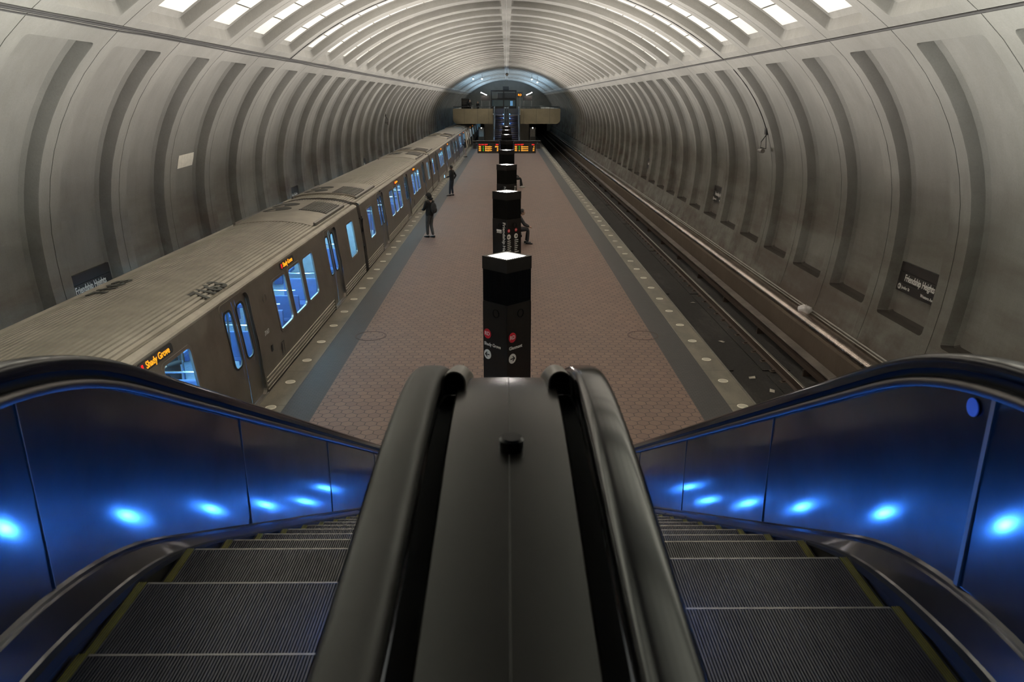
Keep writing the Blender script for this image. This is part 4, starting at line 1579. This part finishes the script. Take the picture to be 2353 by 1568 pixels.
MF, MZ = 96.2, 3.57
def fascia_prof(xa, xb, z0, z1, r=.55):
    return [(xa, z1), (xa, z0 + (r if xa < -3 else 0)), *([(xa + r - r * cos(pi / 2 * k / 6), z0 + r - r * sin(pi / 2 * k / 6)) for k in range(1, 7)] if xa < -3 else []),
            *([(xb - r + r * sin(pi / 2 * k / 6), z0 + r - r * cos(pi / 2 * k / 6)) for k in range(6)] if xb > 3 else [(xb, z0)]), (xb, z0 + (r if xb > 3 else .01)), (xb, z1)]
m = MB()
for xa, xb in ((-6.6, -1.68), (1.68, 6.62)):
    m.extr(fascia_prof(xa, xb, 2.52, 4.31), 'y', MF, MF + .25)
tag(m.build('trim_7', 'fascia', smooth=30), kind='structure')
m = MB()
for x in (-5.2, -3.55, -2.2, 2.1, 3.65, 5.3):
    m.box(x - .012, x + .012, MF - .004, MF + .01, 2.56, 4.31)
tag(m.build('trim_8', 'conduit'), kind='structure')
m = MB()
m.box(-6.55, 6.55, MF + .25, Y_END - .01, 3.10, MZ)
m.box(-6.55, -1.7, MF + .1, MF + .25, 2.9, MZ - .05); m.box(1.7, 6.55, MF + .1, MF + .25, 2.9, MZ - .05)
for s in (1, -1):
    m.box(*sorted((s * 6.40, s * 6.55)), MF + .25, Y_END - .01, 2.75, 4.31)
tag(m.build('floor_mezzanine', 'end_concrete'), kind='structure')
m = MB(); m.box(-1.66, 1.66, 99.9, 100.1, MZ, 4.28)
tag(m.build('trim_9', 'end_concrete'), kind='structure')
# railing
for s, lab in ((-1, 'thin dark railing on the mezzanine parapet, left of the far escalators'), (1, 'thin dark railing on the mezzanine parapet, right of the far escalators')):
    root = empty('parapet_railing', (0, 0, 0), label=lab, cat='railing', group='railings on the mezzanine parapet')
    a, b = (1.75, 6.55)
    m = MB(); m.tube([(s * a, MF + .12, 4.55), (s * b, MF + .12, 4.55)], .035, 8); m.build('top_rail', 'dark_metal', root)
    for k in range(9):
        x = s * (a + .05 + (b - a - .1) * k / 8)
        m = MB(); m.cyl((x, MF + .12, 4.31), .018, .24, 'z', 8); m.build('post', 'dark_metal', root)
# support walls and columns below the mezzanine
m = MB()
m.box(-3.0, -1.75, 104, 104.3, 0, 3.1); m.box(1.75, 3.0, 104, 104.3, 0, 3.1); m.box(-1.75, 1.75, 106, 106.3, 0, 3.1)
tag(m.build('wall_under_mezzanine', 'end_concrete'), kind='structure')
simple('cabinet_pale', (.28, .26, .24), .5)
for x, lab in ((-3.35, 'small pale equipment cabinet under the far mezzanine, on the train side'), (3.45, 'small pale equipment cabinet under the far mezzanine, on the empty track side')):
    root = empty('equipment_cabinet', (x, 103.2, 0), label=lab, cat='cabinet')
    m = MB(); m.box(-.42, .42, -.3, .3, 0, 1.9); m.build('body', 'bronze_black', root, bevel=.02)
    m = MB(); m.box(-.30, .30, -.32, -.30, .7, 1.7); m.build('front_panel', 'cabinet_pale', root)
    m = MB(); m.box(-.05, .05, -.33, -.30, 1.76, 1.84); m.build('indicator_lamp', 'lamp_white', root)
# kiosk
emit('screen_blue', (.45, .72, 1.0), .55)
root = empty('station_kiosk', (-.4, 109, MZ), label='dark framed attendant kiosk with glass lower walls on the far mezzanine', cat='kiosk')
m = MB()
for x in (-1.7, 0., 1.7):
    for y in (-1, 1):
        m.box(x - .07, x + .07, y - .07, y + .07, 0, 3.0)
m.box(-1.75, 1.75, -1.08, 1.08, 2.85, 3.05)
m.box(-1.75, 1.75, -1.06, 1.06, 1.75, 1.95)
m.box(-1.75, 1.75, -1.06, -.98, 0, .95)
m.build('frame', 'bronze_black', root)
m = MB(); m.box(-1.66, -.07, -1.0, -.985, .95, 1.75); m.box(.07, 1.66, -1.0, -.985, .95, 1.75); m.build('glazing', 'car_glass', root)
m = MB(); m.box(-.9, 1.6, -.95, .3, 1.95, 2.7); m.build('roof_equipment', 'dark_metal', root, bevel=.05)
m = MB(); m.box(-.1, .75, -.5, .5, 3.05, 3.55); m.build('roof_box', 'dark_metal', root, bevel=.03)
m = MB(); m.box(-1.5, 1.5, .9, .95, .2, 1.7); m.build('back_panel', 'end_concrete', root)
m = MB(); m.box(.9, 1.25, -.6, -.55, 1.0, 1.65); m.build('monitor', 'screen_blue', root)
for s, lab in ((-1, 'black hanging sign board left of the mezzanine kiosk'), (1, 'black hanging sign board right of the mezzanine kiosk')):
    root = empty('hanging_sign', (s * 2.75, 103, 5.55), label=lab, cat='sign', group='hanging signs above the far mezzanine')
    m = MB(); m.box(-.6, .6, -.08, .08, -.28, .32); m.build('board', 'sign_brown', root)
    for x in (-.5, .5):
        m = MB(); m.cyl((x, 0, -1.95), .03, 1.70, 'z', 8); m.build('post', 'dark_metal', root)
    m = MB(); m.tube([(s * .2 - .38, -.6, .55 - s * .17), (s * .2 + .38, -.6, .55 + s * .17)], .035, 8); m.build('lamp_tube', 'lamp_white', root)
    m = MB(); m.tube([(s * .2 - .40, -.54, .60 - s * .17), (s * .2 + .40, -.54, .60 + s * .17)], .04, 6); m.build('lamp_fitting', 'dark_metal', root)
    m = MB(); m.tube([(s * .2, -.54, .57), (s * .2, -.05, .30)], .015, 6); m.build('lamp_bracket', 'dark_metal', root)
root = empty('led_sign', (1.75, 104.5, 5.9), label='small amber lit sign between the kiosk and the right hanging sign', cat='sign')
m = MB(); m.box(-.35, .35, -.08, .08, -.22, .42); m.build('housing', 'sign_brown', root)
m = MB(); text_mb(m, 'RD', .36, frame((0, -.09, .06), (1, 0, 0), (0, 0, 1)), bold=.01); m.build('lettering', 'led_dest', root)
m = MB(); m.cyl((0, 0, -2.3), .04, 2.1, 'z', 8); m.build('post', 'dark_metal', root)
root = empty('machine_cabinet', (-5.0, 98.0, MZ), label='dark boxy machine at the left end of the far mezzanine', cat='machine')
m = MB(); m.box(-.62, .45, -.3, .3, 0, 1.95); m.build('body', 'bronze_black', root, bevel=.02)
m = MB(); m.box(-.4, .3, -.32, -.30, 1.1, 1.6); m.build('front_panel', 'dark_metal', root)
# spot lamps fixed to the vault above the far mezzanine
for k, (x, z, w) in enumerate(((-4.2, 8.0, 'leftmost'), (-3.1, 8.0, 'second from the left'), (3.2, 7.95, 'second from the right'), (3.9, 7.6, 'rightmost'))):
    root = empty('spot_lamp', (x, 100, z), label='small bright spot lamp above the far mezzanine, %s of four' % w, cat='lamp', group='spot lamps above the far mezzanine')
    m = MB(); m.cyl((0, 0, -.12), .12, .22, 'z', 14, 0, .07); m.build('lamp_head', 'steel_dull', root)
    m = MB(); m.sphere((0, -.02, -.12), .10); m.build('bulb', 'skirt_lamp_pale', root)
    zt_ = vault(t_of_z(z + .6))[1] if False else ZC
    m = MB()
    tt = 0.
    while vault(tt)[0] < abs(x): tt += .01
    m.cyl((0, 0, .08), .018, vault(tt)[1] - z - .06, 'z', 8); m.build('stem', 'dark_metal', root)
root = empty('dome_camera', (0.05, 94.0, 8.2), label='small hanging dome camera at the crown of the vault before the mezzanine', cat='camera')
m = MB(); m.sphere((0, 0, 0), .19); m.build('dome', 'steel_dull', root, smooth=60)
m = MB(); m.cyl((0, 0, .12), .02, .52, 'z', 8); m.build('stem', 'dark_metal', root)

# near mezzanine (the viewer's own level)
m = MB()
m.box(-6.6, 6.6, Y_BACK + .05, -1.62, 3.1, MZ)
for s in (1, -1):
    m.box(*sorted((s * 1.62, s * 6.6)), -1.62, -.6, 3.1, MZ)
tag(m.build('floor_near_mezzanine', 'end_concrete'), kind='structure')
# ------------------------------------------------------------------ people
simple('skin_light', (.42, .27, .20), .55, var=.05)
simple('skin_dark', (.16, .09, .06), .55, var=.05)
simple('hair_black', (.008, .007, .006), .5)
simple('hair_brown', (.05, .028, .016), .55)
simple('cloth_black', (.009, .009, .010), .85)
simple('cloth_charcoal', (.022, .022, .024), .85)
simple('cloth_grey', (.060, .060, .062), .9)
simple('denim_dark', (.018, .022, .034), .9)
simple('cloth_pale', (.34, .27, .26), .9)
simple('cloth_tan', (.12, .09, .07), .9)
simple('shoe_black', (.008, .008, .008), .6)
simple('shoe_white', (.50, .48, .45), .6)
emit('phone_glow', (.25, .62, 1.0), 4.0)

def skin_mesh(verts, edges, radii, root=0, sub=2):
    me = bpy.data.meshes.new('sk')
    me.from_pydata(verts, edges, [])
    o = bpy.data.objects.new('sk', me)
    C.objects.link(o)
    sk = o.modifiers.new('skin', 'SKIN')
    sk.use_smooth_shade = True
    for i, r in enumerate(radii):
        sv = me.skin_vertices[0].data[i]
        sv.radius = r if isinstance(r, tuple) else (r, r)
        sv.use_root = (i == root)
    ss = o.modifiers.new('sub', 'SUBSURF')
    ss.levels = sub
    bpy.context.view_layer.update()
    em = bpy.data.meshes.new_from_object(o.evaluated_get(bpy.context.evaluated_depsgraph_get()))
    vs = [tuple(v.co) for v in em.vertices]
    fs = [tuple(p.vertices) for p in em.polygons]
    bpy.data.objects.remove(o)
    bpy.data.meshes.remove(me)
    bpy.data.meshes.remove(em)
    return vs, fs

def person(label, loc, rz, J, top, legs, shoe, hair, skin='skin_light', hood=False, h=1.0, hair_long=False, bulk=1.0):
    """J: joint positions in a frame where the figure faces +y"""
    root = empty('person', loc, rz, label=label, cat='person', group=None)
    root.scale = (h, h, h)
    V = lambda k: Vector(J[k])
    names, rad = [], []
    verts, edges = [], []
    def add(nm, p, r, link=None):
        if nm not in ('neck', 'skull') and nm[:2] != 'wr':
            r = tuple(q * bulk for q in r) if isinstance(r, tuple) else r * bulk
        names.append(nm); verts.append(tuple(p)); rad.append(r)
        if link is not None:
            edges.append((names.index(link), len(names) - 1))
    pel, chest, neck = V('pelvis'), V('chest'), V('neck')
    add('pelvis', pel, (.150, .125))
    add('waist', pel.lerp(chest, .45), (.145, .115), 'pelvis')
    add('chest', chest, (.165, .125), 'waist')
    add('upper', chest.lerp(neck, .6), (.125, .10), 'chest')
    add('neck', neck, .056, 'upper')
    add('skull', neck.lerp(V('head'), .6), .058, 'neck')
    for s in ('L', 'R'):
        sh, el, wr = V('sh' + s), V('el' + s), V('wr' + s)
        add('sh' + s, sh, .074, 'upper')
        add('ua' + s, sh.lerp(el, .5), .062, 'sh' + s)
        add('el' + s, el, .052, 'ua' + s)
        add('fa' + s, el.lerp(wr, .5), .045, 'el' + s)
        add('wr' + s, wr, .032, 'fa' + s)
        hp, kn, an = V('hip' + s), V('kn' + s), V('an' + s)
        add('hip' + s, hp, .100, 'pelvis')
        add('th' + s, hp.lerp(kn, .5), .085, 'hip' + s)
        add('kn' + s, kn, .064, 'th' + s)
        add('cf' + s, kn.lerp(an, .45), .060, 'kn' + s)
        add('an' + s, an, .048, 'cf' + s)
    vs, fs = skin_mesh(verts, edges, rad)
    m = MB()
    m.add(vs, fs)
    # hands: palm, four fingers of different length and a thumb from the side of the palm
    for s, sg in (('L', -1), ('R', 1)):
        wr, el = V('wr' + s), V('el' + s)
        d = (wr - el).normalized()
        side = d.cross(Vector((0, 0, 1)))
        side = side.normalized() if side.length > .1 else Vector((1, 0, 0))
        dn = d.cross(side).normalized()
        hv, he, hr = [tuple(wr - d * .01), tuple(wr + d * .045), tuple(wr + d * .085)], [(0, 1), (1, 2)], [(.026, .020), (.038, .018), (.036, .016)]
        hvs, hfs = skin_mesh(hv, he, hr, 0, 1)
        m.add(hvs, hfs, 2)
        for k, (off, ln) in enumerate(((-.028, .062), (-.010, .074), (.010, .070), (.027, .054))):
            b = wr + d * .078 + side * off
            p1 = b + d * ln * .5 + dn * .010
            p2 = p1 + d * ln * .38 + dn * .024
            a, f = skin_mesh([tuple(b), tuple(p1), tuple(p2)], [(0, 1), (1, 2)], [.0095, .009, .0078], 0, 1)
            m.add(a, f, 2)
        b = wr + d * .030 + side * -.030
        p1 = b + d * .028 - side * .022 + dn * .006
        p2 = p1 + d * .030 - side * .004 + dn * .012
        a, f = skin_mesh([tuple(b), tuple(p1), tuple(p2)], [(0, 1), (1, 2)], [.012, .011, .009], 0, 1)
        m.add(a, f, 2)
    # head with a face
    hd = V('head')
    ax = (hd - neck).normalized()
    hz = J.get('look', 0.)
    Rm = Matrix.Rotation(hz, 4, 'Z') @ Matrix.Rotation(J.get('nod', 0.), 4, 'X')
    hb = MB()
    hb.sphere((0, 0, 0), (.075, .092, .115), 2, 18, 14)
    hb.sphere((0, .055, -.055), (.048, .045, .05), 2, 12, 8)      # jaw
    hb.sphere((0, .098, -.012), (.014, .022, .026), 2, 8, 6)      # nose
    hb.sphere((-.078, -.005, -.01), (.012, .022, .032), 2, 8, 6)
    hb.sphere((.078, -.005, -.01), (.012, .022, .032), 2, 8, 6)
    hb.sphere((-.030, .080, .012), (.012, .010, .008), 3, 8, 6)
    hb.sphere((.030, .080, .012), (.012, .010, .008), 3, 8, 6)
    hb.sphere((0, .094, -.058), (.024, .008, .007), 3, 8, 6)
    for v, in zip(hb.v):
        pass
    m2 = [tuple(hd + (Rm @ Vector(v))) for v in hb.v]
    o_ = len(m.v)
    m.v += m2
    m.f += [tuple(i + o_ for i in f) for f in hb.f]
    m.m += hb.m
    body = m.build('body', [top, legs, skin, 'hair_black', 'hair_black'], root, smooth=70)
    segs = []
    for a, b in edges:
        na, nb = names[a], names[b]
        mi = 0
        if nb[:2] in ('th', 'kn', 'cf', 'an') or nb[:3] == 'hip':
            mi = 1
        if nb in ('neck', 'skull'):
            mi = 2
        segs.append((Vector(verts[a]), Vector(verts[b]), mi))
    nv = len(vs)
    me = body.data
    for p in me.polygons:
        if max(p.vertices) >= nv:
            continue
        c = p.center
        best, bi = 9., 0
        for a, b, mi in segs:
            ab = b - a
            t = max(0., min(1., (c - a).dot(ab) / ab.length_squared))
            dd = (c - a - ab * t).length
            if dd < best:
                best, bi = dd, mi
        if bi == 1 and (c - pel).dot((chest - pel).normalized()) > -.06 and (c - pel).length < .24:
            bi = 0
        p.material_index = bi
    # hair or hood
    hm = MB()
    hm.sphere((0, -.018, .022), (.088, .098, .112) if not hood else (.105, .118, .138), 0, 18, 12)
    keep = []
    for f in hm.f:
        c = sum((Vector(hm.v[i]) for i in f), Vector()) / len(f)
        if not (c.y > .035 and c.z < .070) and not (c.z < -.075):
            keep.append(f)
    hm.f = keep; hm.m = [0] * len(keep)
    if hair_long:
        hm.sphere((0, -.075, -.10), (.075, .04, .13), 0, 12, 8)
    if hood:
        hm.sphere((0, -.055, -.115), (.10, .09, .06), 0, 12, 8)
    hm.v = [tuple(hd + (Rm @ Vector(v))) for v in hm.v]
    ho = hm.build('hood' if hood else 'hair', top if hood else hair, root, smooth=70)
    # shoes
    for s in ('L', 'R'):
        an, ft = V('an' + s), V('toe' + s)
        d = (ft - an); d.z = 0; d.normalize()
        sd = Vector((d.y, -d.x, 0))
        base = Vector((an.x, an.y, J.get('floor', 0.)))
        sm = MB()
        prof = [(-.075, .032, .085), (-.05, .040, .09), (.02, .042, .085), (.09, .046, .062), (.15, .044, .048), (.19, .026, .036)]
        ringv = []
        for (t, w, hh) in prof:
            for k in range(10):
                a = 2 * pi * k / 10
                ringv.append(tuple(base + d * t + sd * w * cos(a) + Vector((0, 0, max(.0, hh / 2 + hh / 2 * sin(a))))))
        f = []
        for i in range(len(prof) - 1):
            for k in range(10):
                f.append((i * 10 + k, i * 10 + (k + 1) % 10, i * 10 + 10 + (k + 1) % 10, i * 10 + 10 + k))
        f += [tuple(range(10)), tuple(range(50, 60))]
        sm.add(ringv, f)
        sm.build('shoe', shoe, root, smooth=60)
    return root

def stand(**kw):
    J = dict(pelvis=(0, 0, .96), chest=(0, .01, 1.30), neck=(0, .0, 1.49), head=(0, .03, 1.635),
             shL=(-.185, 0, 1.42), shR=(.185, 0, 1.42), elL=(-.25, -.02, 1.13), elR=(.25, -.02, 1.13), wrL=(-.24, .10, .90), wrR=(.24, .10, .90),
             hipL=(-.09, 0, .92), hipR=(.09, 0, .92), knL=(-.10, .03, .50), knR=(.10, .03, .50), anL=(-.11, -.01, .09), anR=(.11, -.01, .09),
             toeL=(-.14, .2, .03), toeR=(.14, .2, .03))
    J.update(kw)
    return J
def sit(zs=.47, **kw):
    J = dict(pelvis=(0, .02, zs + .12), chest=(0, .10, zs + .45), neck=(0, .17, zs + .62), head=(0, .23, zs + .75),
             shL=(-.185, .13, zs + .56), shR=(.185, .13, zs + .56), elL=(-.20, .32, zs + .28), elR=(.20, .32, zs + .28), wrL=(-.06, .50, zs + .20), wrR=(.06, .50, zs + .20),
             hipL=(-.09, .05, zs + .10), hipR=(.09, .05, zs + .10), knL=(-.12, .46, zs + .10), knR=(.12, .46, zs + .10), anL=(-.12, .44, .09), anR=(.12, .40, .09),
             toeL=(-.13, .64, .03), toeR=(.14, .6, .03))
    J.update(kw)
    return J

A1_ = radians(58)
person('person standing on the platform edge in dark hooded jacket, grey trousers and black shoes', (-3.08, 30.05, 0), A1_,
       stand(elL=(-.24, .10, 1.14), wrL=(-.10, .30, 1.12), elR=(.24, .08, 1.13), wrR=(.10, .30, 1.12), knL=(-.05, .10, .51), anL=(-.02, .12, .09), toeL=(.0, .3, .03), anR=(.09, -.08, .09), toeR=(.12, .1, .03), look=.25, nod=-.35),
       'cloth_black', 'cloth_grey', 'shoe_black', 'hair_black', hood=True, h=1.0, bulk=1.17)
root = empty('backpack', (-3.08, 30.05, 0), A1_, label='black backpack worn by the person in the hooded jacket', cat='backpack')
m = MB()
m.sphere((0, -.20, 1.20), (.155, .10, .225), 0, 16, 12)
m.build('bag', 'cloth_charcoal', root, smooth=60)
m = MB(); m.sphere((0, -.285, 1.12), (.11, .045, .11), 0, 12, 8); m.build('front_pocket', 'cloth_charcoal', root, smooth=60)
for s in (1, -1):
    m = MB(); m.tube([(s * .11, -.14, 1.40), (s * .115, -.02, 1.49), (s * .12, .13, 1.40), (s * .125, .14, 1.22), (s * .13, -.10, 1.05)], .018, 6); m.build('strap', 'cloth_black', root, smooth=60)

A2_ = radians(75)
person('person in black hooded top and dark jeans standing beside the second railcar, phone in hand', (-3.17, 44.0, 0), A2_,
       stand(elL=(-.25, .03, 1.15), wrL=(-.12, .30, 1.06), elR=(.27, -.16, 1.16), wrR=(.20, -.06, .94), knL=(-.11, .08, .5), anL=(-.13, .10, .09), toeL=(-.2, .3, .03), nod=-.30),
       'cloth_black', 'denim_dark', 'shoe_black', 'hair_black', skin='skin_dark', h=.985, bulk=1.12)
def phone(loc, rz, p, lab):
    root = empty('phone', loc, rz, label=lab, cat='phone')
    m = MB(); m.box(p[0] - .037, p[0] + .037, p[1] - .005, p[1] + .005, p[2] - .075, p[2] + .075); m.build('case', 'rubber_black', root, bevel=.004)
    m = MB(); m.box(p[0] - .033, p[0] + .033, p[1] - .0075, p[1] - .005, p[2] - .07, p[2] + .07); m.build('screen', 'phone_glow', root)
phone((-3.17, 44.0, 0), A2_, (-.11, .405, 1.10), 'small phone with a lit blue screen held by the person in dark jeans')
A3_ = radians(80)
person('person in dark jacket and pale trousers standing far down the platform edge', (-4.02, 75.2, 0), A3_,
       stand(elL=(-.25, .05, 1.17), wrL=(-.10, .32, 1.22), elR=(.24, .05, 1.17), wrR=(.08, .32, 1.22), nod=-.25, anR=(.11, -.08, .09), toeR=(.14, .1, .03)),
       'cloth_black', 'cloth_pale', 'shoe_black', 'hair_black', h=.98, hair_long=True)
phone((-4.02, 75.2, 0), A3_, (-.02, .46, 1.27), 'small phone with a lit screen held by the person in pale trousers')

for i, (x, y, lab) in enumerate(((.30, 28.7, 'dark low bench behind the second pylon, under a seated person'), (.36, 48.3, 'dark low bench far down the platform, under a seated person with white shoes'))):
    root = empty('bench', (x, y, 0), label=lab, cat='bench', group='platform benches')
    m = MB(); m.box(-.25, .27, -.62, .62, .36, .44); m.build('seat_slab', 'bronze_black', root, bevel=.01)
    for yy in (-.42, .42):
        m = MB(); m.box(-.17, .19, yy - .08, yy + .08, 0, .36); m.build('support', 'bronze_black', root)
person('seated person in dark clothes leaning forward on a bench beside the second pylon', (.36, 28.7, 0), radians(-90), sit(.46, nod=-.15, anL=(-.12, .38, .09), anR=(.12, .44, .09)),
       'cloth_charcoal', 'cloth_charcoal', 'shoe_black', 'hair_black', h=1.0)
person('seated person with dark trousers and white shoes on the farther bench', (.42, 48.3, 0), radians(-90), sit(.46, chest=(0, .02, .90), neck=(0, .06, 1.08), head=(0, .10, 1.22), shL=(-.185, .04, 1.01), shR=(.185, .04, 1.01), elL=(-.2, .16, .76), elR=(.2, .16, .76), wrL=(-.1, .36, .68), wrR=(.1, .36, .68), anL=(-.10, .56, .09), anR=(.14, .46, .09), toeL=(-.1, .8, .03), toeR=(.14, .7, .03)),
       'cloth_grey', 'cloth_black', 'shoe_white', 'hair_brown', h=1.0)
person('person in black standing at the left of the far mezzanine parapet', (-4.55, 97.2, MZ), radians(180), stand(wrL=(-.2, .24, 1.02), wrR=(.2, .24, 1.02)), 'cloth_black', 'cloth_black', 'shoe_black', 'hair_black', h=1.02)
person('person in dark brown leaning by the far mezzanine parapet, right of the one in black', (-3.55, 97.2, MZ), radians(150), stand(wrL=(-.2, .26, 1.05), wrR=(.2, .26, 1.05)), 'cloth_charcoal', 'cloth_black', 'shoe_black', 'hair_brown', h=.92)
person('passenger seated inside the nearest railcar behind its middle windows', (TC + .85, CAR0 + 2.62, -.02), radians(180), sit(.46), 'cloth_tan', 'denim_dark', 'shoe_black', 'hair_brown', h=1.0)
person('passenger standing inside the nearest railcar behind its middle door', (TC + .35, CAR0 - .62, -.02), radians(160), stand(wrL=(-.12, .22, 1.1)), 'cloth_charcoal', 'denim_dark', 'shoe_black', 'hair_black', h=.98)
# ------------------------------------------------------------------ light
pylon_fill(10.0, 560, 3.6)
for ya, yb in zip(PY, PY[1:] + [88.6]):
    pylon_fill((ya + yb) / 2, 1400)
for s in (1, -1):
    area('near_wall_fill', (s * 3.2, 6.2, 1.3), .6, 980, (.94, 1.0, .93), (0, s * (pi - radians(60)), 0), sy=4.5, spread=76)  # added fill, hidden behind the balustrades, to brighten the near walls
    area('escalator_uplight', (s * 3.0, 86.0, .8), .5, 100, (1.0, .90, .70), (radians(120), 0, 0), spread=120)  # added fill without a fixture, brightens the far mezzanine fascia
for y in (104, 122, 140):
    for s in (1, -1):
        area('mezzanine_lamp', (s * 4.0, y, 6.0), .8, 850, (.44, .70, 1.0), (0, s * (pi - radians(5)), 0), sy=14)
for s in (1, -1):
    area('mezzanine_side_lamp', (s * 6.0, 122, 4.9), .3, 900, (1.0, .93, .82), (0, s * (pi - radians(70)), 0), sy=48, spread=120)
w = bpy.data.worlds.new('world')
S.world = w
w.use_nodes = True
w.node_tree.nodes['Background'].inputs[0].default_value = (0, 0, 0, 1)
